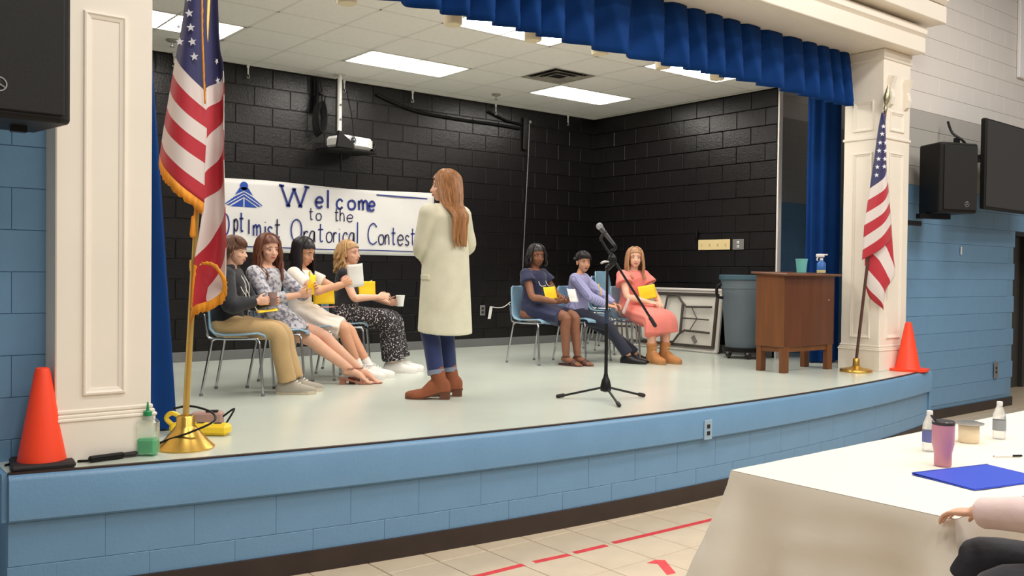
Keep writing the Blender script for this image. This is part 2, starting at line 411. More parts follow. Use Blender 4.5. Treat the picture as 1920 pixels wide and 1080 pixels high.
for q in (.27, .19, .11):
    mb = MB()
    for s in (-1, 1):
        mb.box((s*q, 0, .006-(.27-q)*.06), (.035, 2*q+.03, .006), Matrix.Rotation(s*.5, 3, 'Y')); mb.box((0, s*q, .006-(.27-q)*.06), (2*q+.03, .035, .006), Matrix.Rotation(-s*.5, 3, 'X'))
    mk('louvre', mb, m_vent, t, False)
for k, (x, y) in enumerate(((2.81, 8.63), (6.65, 8.65))):
    t = thing('sprinkler_head', ['sprinkler head on the ceiling left of the large flag', 'sprinkler head on the ceiling near the back corner'][k], 'sprinkler', (x, y, ZC), 0, 'ceiling sprinklers')
    mb = MB(); mb.lathe([(.055, 0), (.055, -.012), (.04, -.02)], 16, cap=True); mk('escutcheon', mb, m_vent, t)
    mb = MB(); mb.tube([(0, 0, -.015), (0, 0, -.06)], .007, 8); mb.lathe([(.022, -.06), (.022, -.065)], 12); mk('deflector', mb, m_steel, t)
# ------------------------------------------------------------------ proscenium
YF = 4.72
def column(name, label, x0, x1, y1, inner):
    t = sroot(name, label, (0, 0, 0)); cx, wd = (x0+x1)/2, x1-x0
    mb = MB(); mb.box((cx, (YF+y1)/2, (ZS+3.9)/2), (wd, y1-YF, 3.9-ZS), ch=.006); mk('shaft', mb, m_trim, t, False)
    mb = MB(); e = .018
    mb.box((cx, (YF+y1)/2, ZS+.10), (wd+2*e, y1-YF+2*e, .20), ch=.004); mk('plinth', mb, m_trim, t, False)
    mb = MB()
    for k, (z, e2, h) in enumerate(((ZS+.207, .024, .018), (ZS+.224, .016, .018), (ZS+.246, .008, .02))): mb.box((cx, (YF+y1)/2, z), (wd+2*e2, y1-YF+2*e2, h), ch=.005)
    mk('base_moulding', mb, m_trim, t, False)
    # panel mouldings on the front and the inner face
    def panel(u0, u1, z0, z1, f, nm):
        b = MB(); pr = ((0, .0), (.004, .012), (.012, .014), (.02, .008), (.034, .004), (.036, 0))
        rings = []
        for (sx, sz) in ((0, 0), (1, 0), (1, 1), (0, 1), (0, 0)):
            ring = []
            for d, h in pr:
                u = u0+d if sx == 0 else u1-d; z = z0+d if sz == 0 else z1-d
                ring.append(f(u, z, h))
            rings.append(ring)
        b.loft(rings, closed=False, cap=False); mk(nm, b, m_trim, t, False)
    panel(x0+.12, x1-.125, ZS+.32, 2.84, lambda u, z, h: (u, YF-h, z), 'panel_moulding')
    panel(x0+.12, x1-.125, 3.05, 3.25, lambda u, z, h: (u, YF-h, z), 'panel_moulding')
    if inner: panel(YF+.10, y1-.10, ZS+.32, 2.84, lambda u, z, h: (x0-h, u, z), 'panel_moulding'); panel(YF+.10, y1-.10, 3.05, 3.36, lambda u, z, h: (x0-h, u, z), 'panel_moulding')
    mb = MB()
    for z, e2, h in ((2.98, .012, .03), (3.80, .012, .10)): mb.box((cx, (YF+y1)/2, z), (wd+2*e2, y1-YF+2*e2, h), ch=.006)
    mk('capital', mb, m_trim, t, False)
    # scrolled brackets
    for s in (-1, 1):
        mb = MB(); prof = [(0, 0), (.035, .03), (.05, .10), (.035, .18), (.05, .24), (.07, .30), (0, .32)]
        mb.prism(prof, -.03, .03, lambda a, b, c: (cx+s*wd*.30+c, YF-a, 3.28+b)); mk('bracket', mb, m_trim, t, False)
    return t
column('trim_1', 'cream panelled column left of the stage opening', .995, 1.44, 5.14, False)
column('trim_2', 'cream panelled column right of the stage opening', 8.46, 8.98, 5.14, True)
t = sroot('trim_3', 'cream moulded beam over the stage opening')
X0b, X1b = .85, 9.0
mb = MB(); mb.box(((X0b+X1b)/2, 4.90, 4.35), (X1b-X0b-.1, .44, .99)); mk('beam', mb, m_trim, t, False)
mb = MB(); mb.box(((X0b+X1b)/2, 4.68, 3.935), (X1b-X0b+.0, .2, .155), ch=.006); mk('lower_fascia', mb, m_trim, t, False)
mb = MB(); mb.box(((X0b+X1b)/2, 4.64, 4.07), (X1b-X0b+.04, .16, .11), Matrix.Rotation(0, 3, 'X'), ch=.03); mk('cove', mb, m_trim, t, False)
mb = MB(); mb.box(((X0b+X1b)/2+.05, 4.62, 4.245), (X1b-X0b+.22, .34, .17), ch=.006); mk('upper_fascia', mb, m_trim, t, False)
mb = MB(); mb.box(((X0b+X1b)/2, 4.62, 4.40), (X1b-X0b+.3, .42, .12), ch=.03); mk('crown', mb, m_trim, t, False)
mb = MB(); mb.box((4.9, 5.02, 4.9), (8.3, .2, 1.4)); struct(mk('wall_proscenium', mb, m_white, None, False), 'white wall above the stage opening')
# ------------------------------------------------------------------ curtains
m_cur = mat('royal_blue_velour', (12, 55, 116), .85, var=.12, vscale=3, bump=.1, bscale=120, spec=.15)
def wave(s): return abs(math.sin(s))**.8
random.seed(3)
mb = MB(); rings = []; N = 560; zt, zb = 3.852, 3.335
xv0, xv1 = 1.45, 8.42
nz = 10
ph = []
acc = 0
for i in range(N+1):
    acc += (1+.25*math.sin(i*.037)+.2*math.sin(i*.011+1))*math.pi*28/N; ph.append(acc)
for k in range(nz+1):
    q = k/nz; row = []
    for i in range(N+1):
        x = xv0+(xv1-xv0)*i/N; s = ph[i]
        a = .035+.055*q**.8; gw = .16+.30*q
        saw = (s/math.pi) % 1.0; f = 1-max(0, 1-abs(saw-.5)/gw)**.7+.12*math.cos(saw*6.283)
        row.append((x+.012*q*math.sin(s*.7), 5.12-a*f*1.5, zt+(zb-zt)*q-.022*q*f+.008*math.sin(x*2.1)*q))
    rings.append(row)
mb.loft(rings, closed=False, cap=False)
t = thing('stage_valance', 'royal blue pleated valance hanging under the cream beam', 'curtain', (0, 0, 0))
mk('pleated_cloth', mb, m_cur, t, solid=.008)
mb = MB(); mb.box((4.93, 5.17, 3.93), (6.95, .03, .04)); mk('track', mb, m_mblack, t, False)
def leg_curtain(label, c, w0, w1, z1, shift, ry, n=8):
    t = thing('stage_curtain', label, 'curtain', (c[0], c[1], ZS), 0, 'blue curtains at the stage sides')
    mb = MB(); rings = []
    for k in range(13):
        q = k/12; wd = w0+(w1-w0)*q; ring = []
        for i in range(96):
            a = 2*math.pi*i/96; fold = 1+.16*math.sin(a*n+.6*math.sin(q*3))*(1-.3*q)
            ring.append((shift*q+math.cos(a)*wd/2*fold, math.sin(a)*ry*fold, .012+(z1-.012)*q))
        rings.append(ring)
    mb.loft(rings); mk('gathered_cloth', mb, m_cur, t)
    mb = MB(); mb.box((shift, 0, z1+.02), (w1*1.1, .03, .04)); mk('rail', mb, m_mblack, t, False)
    return t
leg_curtain('gathered blue side curtain behind the wooden lectern', (8.86, 5.62), .44, .44, 3.0, 0, .12)
leg_curtain('gathered blue side curtain between left column and large flag', (1.56, 5.42), .44, .30, 3.0, -.13, .13)
# cream spotlight cans behind the valance
m_can = mat('cream_can', (232, 218, 186), .5)
for k, (x, z) in enumerate(((2.95, 3.405), (3.82, 3.417), (4.59, 3.43), (5.32, 3.44), (6.10, 3.44), (6.86, 3.446))):
    t = thing('stage_spotlight', ['leftmost cream spotlight can peeking under the valance', 'second cream spotlight can from the left under the valance', 'third cream spotlight can from the left under the valance', 'fourth cream spotlight can from the left under the valance', 'fifth cream spotlight can from the left under the valance', 'rightmost cream spotlight can peeking under the valance'][k], 'spotlight', (x, 5.5, z), 0, 'cream spotlights behind the valance')
    mb = MB(); mb.lathe([(.062, -.01), (.07, 0), (.07, .15), (.05, .19), (.02, .20)], 20); mk('can', mb, m_can, t)
    mb = MB(); mb.tube([(0, 0, .2), (0, 0, ZC-z)], .012, 8); mk('stem', mb, m_can, t)
# ------------------------------------------------------------------ banner
m_paper = mat('white_banner_paper', (232, 230, 228), .38, bump=.3, bscale=5)
m_ink = mat('blue_marker', (38, 52, 128), .6, var=.3, vscale=14); m_ink2 = mat('dark_marker', (44, 44, 84), .6, var=.3, vscale=14); m_logo = mat('blue_paint', (28, 72, 168), .5, var=.1, vscale=10)
ban = thing('paper_banner', 'long white hand lettered welcome banner on the black back wall', 'banner', (3.38, YB-.012, 1.775))
BWd, BHt = 2.72, .752
mb = MB(); rings = []
for k in range(17):
    z = BHt*k/16
    rings.append([(BWd*i/60, -.010-.006*math.sin(i*.35+z*5)*math.sin(z*7+i*.12)-.004*abs(math.sin(i*.8))*(1 if .42 < z < .46 else 0), z+(.012*math.sin(i*.13) if k == 16 else 0)) for i in range(61)])
mb.loft(rings, closed=False, cap=False); mk('paper_sheet', mb, m_paper, ban, solid=.002)
GL = {
 'W': [[(0, 1), (.28, 0)], [(.28, 0), (.5, .85)], [(.5, .85), (.75, 0)], [(.75, 0), (1, 1)], [(-.08, 1), (.12, .97)], [(.42, .86), (.58, .84)], [(.9, 1.02), (1.1, .98)], [(.2, .01), (.36, 0)], [(.67, .01), (.83, 0)]],
 'e': [[(.05, .32), (.9, .36), (.85, .58), (.5, .66), (.12, .5), (.05, .25), (.25, .03), (.6, 0), (.9, .12)]],
 'l': [[(.5, 1), (.5, 0)]],
 'c': [[(.9, .5), (.6, .65), (.25, .55), (.08, .3), (.25, .05), (.6, 0), (.9, .14)]],
 'o': [[(.5, .64), (.15, .52), (.05, .28), (.2, .05), (.5, 0), (.82, .08), (.95, .32), (.82, .56), (.5, .64)]],
 'm': [[(.05, .62), (.08, 0)], [(.08, .45), (.28, .64), (.42, .5), (.44, 0)], [(.44, .45), (.65, .64), (.82, .5), (.86, .08), (1, 0)]],
 't': [[(.5, 1), (.48, .2), (.6, .02), (.85, .08)], [(.15, .68), (.9, .7)]],
 'h': [[(.1, 1), (.1, 0)], [(.1, .4), (.4, .62), (.75, .5), (.85, 0)]],
 'O': [[(.5, 1), (.18, .85), (.03, .5), (.18, .12), (.5, 0), (.84, .14), (.97, .5), (.84, .86), (.5, 1)]],
 'p': [[(.1, .62), (.1, -.35)], [(.1, .45), (.45, .64), (.85, .42), (.7, .05), (.35, .0), (.1, .15)]],
 'i': [[(.5, .6), (.5, 0)], [(.48, .82), (.52, .86)]],
 'I': [[(.5, .8), (.5, 0)]],
 's': [[(.85, .54), (.5, .65), (.18, .5), (.4, .33), (.8, .2), (.6, .0), (.1, .07)]],
 'r': [[(.15, .62), (.15, 0)], [(.15, .4), (.45, .62), (.85, .56)]],
 'a': [[(.85, .6), (.4, .64), (.08, .3), (.3, .02), (.7, .1), (.85, .6)], [(.85, .62), (.88, .1), (1, 0)]],
 'C': [[(.95, .82), (.6, 1), (.2, .82), (.04, .45), (.2, .1), (.6, 0), (.95, .14)]],
 'n': [[(.1, .62), (.1, 0)], [(.1, .4), (.4, .64), (.75, .52), (.82, 0)]],
}
def stroke(mb, pts, wd, oy):
    if len(pts) > 2: pts, _ = catmull([(p[0], p[1], 0) for p in pts], [1]*len(pts), 4)
    else: pts = [Vector((p[0], p[1], 0)) for p in pts]
    L, Rr = [], []
    for i in range(len(pts)):
        d = (pts[min(i+1, len(pts)-1)]-pts[max(i-1, 0)]).normalized(); n = Vector((-d.y, d.x, 0))*wd/2
        L.append(pts[i]+n); Rr.append(pts[i]-n)
    vs = []; fs = []
    for a, b in zip(L, Rr): vs += [(a.x, oy, a.y), (b.x, oy, b.y)]
    for i in range(len(pts)-1): fs.append((2*i, 2*i+1, 2*i+3, 2*i+2))
    mb.add(vs, fs)
def letter(ch, x, z, w_, h_, wd, m, tilt=0):
    mb = MB()
    for st in GL[ch]: stroke(mb, [(x+px*w_+tilt*py*h_, z+py*h_) for px, py in st], wd, -.0195)
    mk('letter_'+('capital_' if ch.isupper() and ch != 'I' else '')+ch.lower(), mb, m, ban, False)
x0 = 3.38; zb = 1.775
for ch, x, w_, h_ in (('W', 4.13, .30, .215), ('e', 4.535, .09, .175), ('l', 4.64, .09, .20), ('c', 4.785, .09, .16), ('o', 4.93, .10, .16), ('m', 5.065, .14, .17), ('e', 5.20, .08, .16)): letter(ch, x-x0, 2.285-zb, w_, h_, .026, m_ink)
for ch, x, w_, h_ in (('t', 4.45, .06, .13), ('o', 4.54, .07, .12), ('t', 4.76, .06, .14), ('h', 4.83, .07, .15), ('e', 4.92, .08, .12)): letter(ch, x-x0, 2.145-zb, w_, h_, .013, m_ink2)
for k, (ch, x, w_, h_) in enumerate((('O', 3.442, 0.123, 0.24), ('p', 3.611, 0.051, 0.19), ('t', 3.663, 0.058, 0.20), ('I', 3.761, 0.029, 0.19), ('m', 3.819, 0.100, 0.18), ('i', 3.937, 0.036, 0.18), ('s', 3.973, 0.072, 0.18), ('t', 4.051, 0.079, 0.20))): letter(ch, x-x0, 1.935+(0, .06, .05, .03, .015, .01, 0, 0)[k]-zb, w_, h_, .017, m_ink2 if k % 2 else m_ink)
for k, (ch, x, w_, h_) in enumerate((('O', 4.246, 0.131, 0.24), ('r', 4.390, 0.070, 0.18), ('a', 4.459, 0.077, 0.18), ('t', 4.555, 0.084, 0.20), ('o', 4.665, 0.079, 0.18), ('r', 4.750, 0.053, 0.18), ('i', 4.810, 0.040, 0.18), ('c', 4.870, 0.067, 0.18), ('a', 4.944, 0.081, 0.18), ('l', 5.038, 0.041, 0.24))): letter(ch, x-x0, 1.905-zb, w_, h_, .016, m_ink if k % 3 == 0 else m_ink2)
for k, (ch, x, w_, h_) in enumerate((('C', 5.190, 0.126, 0.24), ('o', 5.330, 0.078, 0.18), ('n', 5.415, 0.072, 0.18), ('t', 5.494, 0.072, 0.20), ('e', 5.588, 0.081, 0.18), ('s', 5.684, 0.074, 0.18), ('t', 5.758, 0.075, 0.20))): letter(ch, x-x0, 1.90-zb, w_, h_, .016, m_ink2 if k % 3 else m_ink)
mb = MB(); stroke(mb, [(.02, .052), (.6, .058), (1.3, .05), (1.9, .055), (2.55, .05)], .012, -.019); mk('border_line', mb, m_ink, ban, False)
mb = MB(); stroke(mb, [(1.92, .695), (2.62, .69)], .016, -.019); mk('border_line', mb, m_ink, ban, False)
# emblem: triangular figure with chevrons
mb = MB(); ex, ez = 3.72-x0, .475
def flat(pts): mb.add([(ex+p[0], -.0185, ez+p[1]) for p in pts], [tuple(range(len(pts)))])
flat([(.055*math.cos(a*math.pi/10)*.8, .215+.045*math.sin(a*math.pi/10)) for a in range(20)])
flat([(-.10, .115), (-.05, .19), (0, .205), (.05, .19), (.10, .115), (0, .165)])
flat([(-.205, .02), (-.10, .10), (0, .15), (.10, .10), (.205, .02), (.16, .005), (0, .10), (-.16, .005)])
flat([(-.145, -.005), (-.006, .085), (-.006, -.005)]); flat([(.006, -.005), (.006, .085), (.145, -.005)])
mk('emblem', mb, m_logo, ban, False)
mb = MB()
for s in (-1, 1):
    stroke(mb, [(ex+s*.19, ez+.012), (ex, ez+.128)], .008, -.0195); stroke(mb, [(ex+s*.12, ez+.10), (ex, ez+.158)], .006, -.0195)
mk('emblem_line', mb, m_paper, ban, False)
# ------------------------------------------------------------------ back wall fittings
m_wht = mat('white_plastic', (232, 230, 226), .45)
LBk = ['left of the large flag', 'right of the large flag', 'beside the projector pole', 'right of the projector pole', 'left of the wall conduit', 'nearest the back corner']
for k, (x, z) in enumerate(((2.986, 3.69), (3.744, 3.69), (4.86, 3.69), (5.76, 3.69), (7.0, 3.69), (8.23, 3.69))):
    t = thing('ceiling_hook', 'small white hanging hook '+LBk[k]+' under the ceiling edge', 'hook', (x, YB-.06, z-.11), 0, 'white hooks along the back wall')
    mb = MB(); mb.box((0, 0, .13), (.03, .012, .04), ch=.004); mb.tube([(0, 0, .12), (0, 0, .05)], .008, 8); mk('strap', mb, m_wht, t)
    mb = MB(); mb.tube([(0, 0, .05), (.014, 0, .03), (.01, 0, .008), (-.008, 0, .006), (-.012, 0, .02)], .005, 8, smooth=3); mk('hook_wire', mb, m_steel, t)
t = thing('wall_conduit', 'black conduit box with a wire hanging down the back wall', 'conduit', (7.50, YB-.03, 0))
mb = MB(); mb.box((0, 0, 3.40), (.07, .05, .42), ch=.008); mk('box_cover', mb, m_blk, t, False)
mb = MB(); mb.tube([(.07, -.01, 3.55), (.06, -.01, 3.2), (.03, -.012, 2.6), (0, -.012, 2.0), (-.02, -.012, 1.5)], .006, 6, smooth=4); mk('wire', mb, mat('grey_wire', (120, 118, 120), .5), t)
mb = MB(); mb.lathe([(.02, -.02), (.02, .02)], 12, (.07, -.01, 3.56), Matrix.Rotation(R(90), 3, 'X')); mk('knob', mb, m_steel, t)
mb = MB(); mb.tube([(5.3, YB-.035, 3.62), (5.8, YB-.035, 3.50), (6.4, YB-.035, 3.47), (7.0, YB-.035, 3.47), (7.42, YB-.035, 3.46)], .018, 8, smooth=6)
tag(mk('wall_cable', mb, m_black, None), 'thick black cable looping along the top of the back wall', 'cable')
mb = MB(); mb.tube([(6.9, YB-.035, 3.62), (7.2, YB-.035, 3.54), (7.46, YB-.035, 3.52)], .014, 8, smooth=6)
tag(mk('wall_cable', mb, m_black, None), 'short black cable running into the conduit box', 'cable')
outlet('wall_outlet', 'grey outlet plate low on the black back wall', (6.854, YB-.02, 1.11), 0, m_steel, m_sock, .08, .13)
t = thing('cable_tag', 'white paper tag on a thin cable beside the back wall outlet', 'tag', (6.95, YB-.03, 1.0))
mb = MB(); mb.prism([(-.02, 0), (.025, .0), (.055, .15), (.012, .16)], -.002, .002, lambda a, b, c: (a, c, b)); mk('tag_paper', mb, m_wht, t, False)
mb = MB(); mb.tube([(.03, 0, .155), (.12, -.01, .14), (.22, -.02, .15), (.32, -.03, .21)], .006, 6, smooth=4); mk('cord', mb, m_wht, t)
t = thing('switch_plate', 'cream four gang switch plate on the black side wall', 'switch', (XR-.02, 7.03, 1.957), R(-90))
mb = MB(); mb.box((0, 0, 0), (.48, .01, .125), ch=.004); mk('cover_plate', mb, mat('cream_plastic', (226, 204, 150), .5), t, False)
for k in range(4):
    mb = MB(); mb.box((-.18+k*.12, -.008, 0), (.018, .014, .035), Matrix.Rotation(.3, 3, 'X'), ch=.003); mk('toggle', mb, MATS['cream_plastic'], t, False)
outlet('wall_outlet', 'square steel outlet plate beside the cream switch plate', (XR-.022, 6.67, 1.955), R(-90), m_steel, m_wht, .16, .125)
mb = MB(); mb.box((XR-.03, 7.30, 2.09), (.04, .05, .09), ch=.008); mb.box((XR-.052, 7.30, 2.10), (.004, .03, .03)); tag(mk('wall_sensor', mb, m_black, None, False), 'small black box on the side wall above the switch plate', 'sensor')
outlet('wall_outlet', 'steel outlet plate low on the blue hall wall', (11.52, 4.905, .47), 0, m_steel, m_sock, .10, .20)
# ------------------------------------------------------------------ projector
t = thing('projector', 'white ceiling projector hanging from a pole on a black tray', 'projector', (4.71, 8.93, 0))
mb = MB(); mb.tube([(0, 0, ZC), (0, 0, 3.12)], .026, 14, cap='flat'); mb.lathe([(.07, ZC-.01), (.07, ZC+.0)], 16); p = mk('pole', mb, mat('white_metal', (225, 222, 216), .4), t)
mb = MB()
for z in (3.40, 3.24): mb.tube([(0, -.026, z), (0, -.036, z)], .012, 8)
mk('bolt', mb, m_steel, p)
RB = Matrix.Rotation(R(14), 3, 'Z')
mb = MB(); mb.box((.10, -.05, 2.985), (.44, .30, .13), RB, ch=.03); b = mk('body', mb, m_wht, t, False)
def pj(x, y, z): return Vector((.10, -.05, 2.985))+RB @ Vector((x, y, z))
mb = MB(); mb.lathe([(.045, 0), (.05, .012), (.043, .02), (.036, .02), (.034, .012)], 20, pj(-.10, -.15, .01), RB @ Matrix.Rotation(R(90), 3, 'X')); mk('lens_ring', mb, m_steel, b)
mb = MB(); mb.lathe([(.035, 0), (.03, .014), (.001, .02)], 20, pj(-.10, -.15, .01), RB @ Matrix.Rotation(R(90), 3, 'X')); mk('lens', mb, mat('lens_glass', (40, 44, 50), .08, spec=.8), b)
mb = MB()
for k in range(5): mb.box(pj(.17, -.151, -.04+k*.018), (.06, .004, .007), RB)
mk('vent_slot', mb, mat('vent_grey', (190, 188, 184), .6), b, False)
mb = MB(); mb.box((.06, -.06, 2.895), (.58, .36, .022), RB, ch=.006); mb.box(pj(.245, 0, -.03), (.03, .30, .09), RB @ Matrix.Rotation(.4, 3, 'Y'), ch=.004); mk('tray', mb, m_black, t, False)
mb = MB(); mb.prism([(-.36, .0), (-.33, .17), (-.13, .06), (-.11, 0)], -.012, .012, lambda a, b, c: tuple(Vector((.10, -.05, 2.9))+RB @ Vector((a, -.19+c, b)))); mk('side_plate', mb, m_black, t, False)
mb = MB(); mb.tube([(-.03, .01, ZC-.05), (-.035, .01, 3.4), (-.03, .01, 3.1), (.0, 0, 3.04)], .007, 6, smooth=4); mb.tube([(.12, .06, ZC-.15), (.13, .05, 3.5), (.17, .03, 3.3), (.19, .02, 3.08)], .007, 6, smooth=4); mk('cord', mb, m_black, t)
t = thing('cable_coil', 'hanging bundle of coiled black cable left of the projector pole', 'cable', (4.52, 9.06, 3.2))
for k in range(5):
    mb = MB(); mb.tube([(.05*math.cos(a*.5236)+.01*k-.02, -.02-.012*k, .17*math.sin(a*.5236)+.02+.01*k) for a in range(12)]+[(.05+.01*k-.02, -.02-.012*k, .02+.01*k)], .009, 6, smooth=2); mk('cable_loop', mb, m_black, t)
mb = MB(); mb.tube([(0, 0, .18), (.01, .01, .34), (0, .02, .48)], [.05, .04, .03], 10, smooth=3); mb.lathe([(.02, 0), (.02, .03)], 10, (.01, -.05, .30)); mk('bundle_top', mb, m_black, t)
# ------------------------------------------------------------------ flags
def flag_mat(name, sat=1):
    m = bpy.data.materials.new(name); m.use_nodes = True; nt = m.node_tree; b = nt.nodes['Principled BSDF']; b.inputs['Roughness'].default_value = .6; b.inputs['Sheen Weight'].default_value = .2
    uv = nt.nodes.new('ShaderNodeUVMap'); sx = nt.nodes.new('ShaderNodeSeparateXYZ'); nt.links.new(uv.outputs[0], sx.inputs[0])
    def mth(op, a, v=None):
        n = nt.nodes.new('ShaderNodeMath'); n.operation = op; nt.links.new(a, n.inputs[0])
        if v is not None: n.inputs[1].default_value = v
        return n.outputs[0]
    fr = mth('PINGPONG', mth('FLOOR', sx.outputs[0]), 1)           # stripe parity
    can = mth('LESS_THAN', sx.outputs[0], 0)
    def mix(fac, c1, c2):
        n = nt.nodes.new('ShaderNodeMix'); n.data_type = 'RGBA'; nt.links.new(fac, n.inputs[0])
        for s, c in ((6, c1), (7, c2)):
            if isinstance(c, tuple): n.inputs[s].default_value = c
            else: nt.links.new(c, n.inputs[s])
        return n.outputs[2]
    st = mix(fr, rgb(226, 214, 210), rgb(186, 36, 52))
    nt.links.new(mix(can, st, rgb(44, 44, 96)), b.inputs['Base Color'])
    MATS[name] = m
    return m
m_flag = flag_mat('striped_flag_cloth')
m_star = mat('white_star', (232, 232, 238), .6); m_gold = mat('gold_fringe', (236, 150, 32), .6, var=.25, vscale=60, stretch=(1, 1, .1)); m_brass = mat('brass', (214, 172, 84), .28, metal=.85, var=.1, vscale=12); m_pole = mat('gold_pole', (200, 166, 92), .3, metal=.6)
m_woodp = mat('dark_wood_pole', (84, 52, 44), .4)
def interp_rows(rows, sub, k):
    """rows: list of [ (x, y, depth, s) ... ]; x,y in sheet units, returned as metric rows + stripe coordinate"""
    n = len(rows[0]); out = []
    def cm(a, b, c, d, t): return .5*((2*b)+(c-a)*t+(2*a-5*b+4*c-d)*t*t+(3*b-a-3*c+d)*t**3)
    def fine(seq):
        res = []
        L = len(seq)
        for i in range(L-1):
            for j in range(sub):
                t = j/sub; res.append(tuple(cm(seq[max(i-1, 0)][q], seq[i][q], seq[i+1][q], seq[min(i+2, L-1)][q], t) if q < 3 else seq[i][q]*(1-t)+seq[i+1][q]*t for q in range(4)))
        res.append(seq[-1]); return res
    rr = [fine(r) for r in rows]
    cols = [fine([rr[i][j] for i in range(len(rr))]) for j in range(len(rr[0]))]
    return [[cols[j][i] for j in range(len(cols))] for i in range(len(cols[0]))]
def panel_mesh(t, rows, ox, oy, k, sub=6, name='flag', mlist=None, thick=.003):
    g = interp_rows(rows, sub, k); mb = MB(); uvs = []
    rings = [[((x-ox)*k, d, (oy-y)*k) for x, y, d, s in r] for r in g]
    uvs = [(s, 0) for r in g for x, y, d, s in r]
    mb.loft(rings, closed=False, cap=False, uvs=uvs)
    return mk(name, mb, mlist or m_flag, t, uv=True, solid=thick), g
def star(parent, x, y, d, r, ox, oy, k, rot=0, sq=1):
    pts = []
    for i in range(10):
        a = math.pi/2+i*math.pi/5+rot; q = r if i % 2 == 0 else r*.42; pts.append(((x+q*math.cos(a)*sq-ox)*k, (oy-(y-q*math.sin(a)))*k))
    mb = MB(); mb.prism(pts, d-.004, d-.006, lambda a, b, c: (a, c, b)); mk('star', mb, m_star, parent, False)
def fringe(parent, pts, length, ox, oy, k, dirs, name='fringe', n=60):
    P, _ = catmull(pts, [1]*len(pts), 10); D, _ = catmull(dirs, [1]*len(dirs), 10)
    mb = MB(); A, B, C2 = [], [], []
    for i, (p, d) in enumerate(zip(P, D)):
        jit = .85+.3*random.random(); zz = .004*(i % 2)
        A.append(((p.x-ox)*k, p.z, (oy-p.y)*k)); B.append(((p.x+d.x*length*jit-ox)*k, p.z+d.z+zz, (oy-p.y-d.y*length*jit)*k))
    mb.loft([A, B], closed=False, cap=False); return mk(name, mb, m_gold, parent, solid=.004)
FB = (1.632, 4.768, ZS); KL = .002795
t = thing('flag_stand', 'large gold fringed striped flag on a brass based pole beside left column', 'flag', FB, -YAW)
OX, OY = 348, 842
mb = MB(); mb.lathe([(.145, 0), (.148, .008), (.14, .016), (.115, .04), (.085, .075), (.06, .105), (.048, .12), (.046, .165), (.04, .172)], 36); mk('base', mb, m_brass, t)
topx = (386-OX)*KL
mb = MB(); mb.tube([(0, 0, .16), (topx*.36, 0, .98)], .0165, 16); mb.tube([(topx*.34, 0, .92), (topx*1.05, 0, 2.48)], .0135, 16); mk('pole', mb, m_pole, t)
mb = MB(); mb.lathe([(.021, -.03), (.023, 0), (.021, .03)], 16, (topx*.355, 0, .96)); mb.tube([(topx*.355+.015, 0, .96), (topx*.355+.035, 0, .965)], .007, 8); mk('collar', mb, m_brass, t)
mb = MB(); mb.ell((topx*1.06, 0, 2.52), (.03, .03, .05)); mk('finial', mb, m_brass, t)
mb = MB(); mb.tube([(topx*.62, -.02, 1.40), (topx*.55, -.02, 1.30), (topx*.5-.01, -.02, 1.18)], [.006, .006, .006], 8); mb.tube([(topx*.5-.012, -.02, 1.21), (topx*.5-.014, -.02, 1.12)], [.01, .016], 10); mk('tassel', mb, m_gold, t)
# left panel of the cloth, then the folded right panel
Lr = [  # (x, y, depth, stripe)
 [(352, -60, -.03, -5.0), (362, -60, -.05, -5), (374, -60, -.05, -5), (384, -60, -.02, -5)],
 [(344, 20, -.02, -3.0), (358, 25, -.06, -3), (372, 30, -.06, -3), (384, 35, -.02, -3.5)],
 [(336, 65, -.01, -1.5), (352, 80, -.07, -1.6), (368, 95, -.07, -1.8), (385, 105, -.02, -2)],
 [(326, 110, .0, 0), (346, 133, -.08, 0), (366, 155, -.08, 0), (385, 175, -.02, 0)],
 [(313, 171, .02, 2), (335, 196, -.08, 2), (361, 222, -.09, 2), (387, 243, -.02, 2)],
 [(300, 232, .04, 4), (325, 258, -.08, 4), (355, 285, -.10, 4), (384, 308, -.02, 4)],
 [(289, 288, .06, 6), (315, 318, -.07, 6), (350, 352, -.10, 6), (383, 382, -.02, 6)],
]
fl, _ = panel_mesh(t, Lr, OX, OY, KL)
Rw = [
 [(384, -60, -.02, -5), (390, -60, .05, -5), (398, -60, .03, -5)],
 [(384, 60, -.02, -3), (394, 70, .07, -2.5), (404, 80, .03, -2)],
 [(385, 130, -.02, -1), (398, 125, .09, -.6), (411, 120, .03, -.6)],
 [(385, 176, -.02, .2), (400, 176, .10, .9), (413, 176, .03, 2)],
 [(386, 225, -.02, 1.4), (402, 225, .10, 2), (414, 230, .02, 2.75)],
 [(384, 300, -.02, 2.5), (402, 300, .09, 3.2), (417, 300, .0, 4)],
 [(382, 375, -.02, 4), (402, 375, .08, 4.4), (421, 388, -.01, 5)],
 [(376, 433, -.03, 4.3), (400, 440, .07, 5.2), (424, 455, -.02, 5.9)],
 [(366, 490, -.03, 5.1), (394, 500, .05, 5.6), (425, 520, -.03, 6.6)],
 [(361, 540, -.03, 5.1), (386, 540, .02, 6), (420, 550, -.03, 7)],
 [(360, 580, -.03, 5.3), (372, 572, .0, 5.7), (396, 566, -.03, 6)],
]
fr_, _ = panel_mesh(t, Rw, OX, OY, KL, name='flag_fold')
for x, y, r, rot in ((361, 10, 7, .1), (362, 37, 8, .15), (365, 63, 8, .05), (345, 89, 8, 0), (368, 89, 8, .2), (372, 116, 8, .1), (343, 62, 6, .1)):
    star(fl, x, y, -.085, r, OX, OY, KL, rot)
for x, y, r, rot in ((403, 117, 6, .5), (405, 153, 7, .2)): star(fr_, x, y, -.0, r, OX, OY, KL, rot, .6)
fringe(fl, [(289, 288, .06), (315, 318, -.07), (350, 352, -.10), (383, 382, -.02)], 21, OX, OY, KL, [(-.1, 1, 0)]*4)
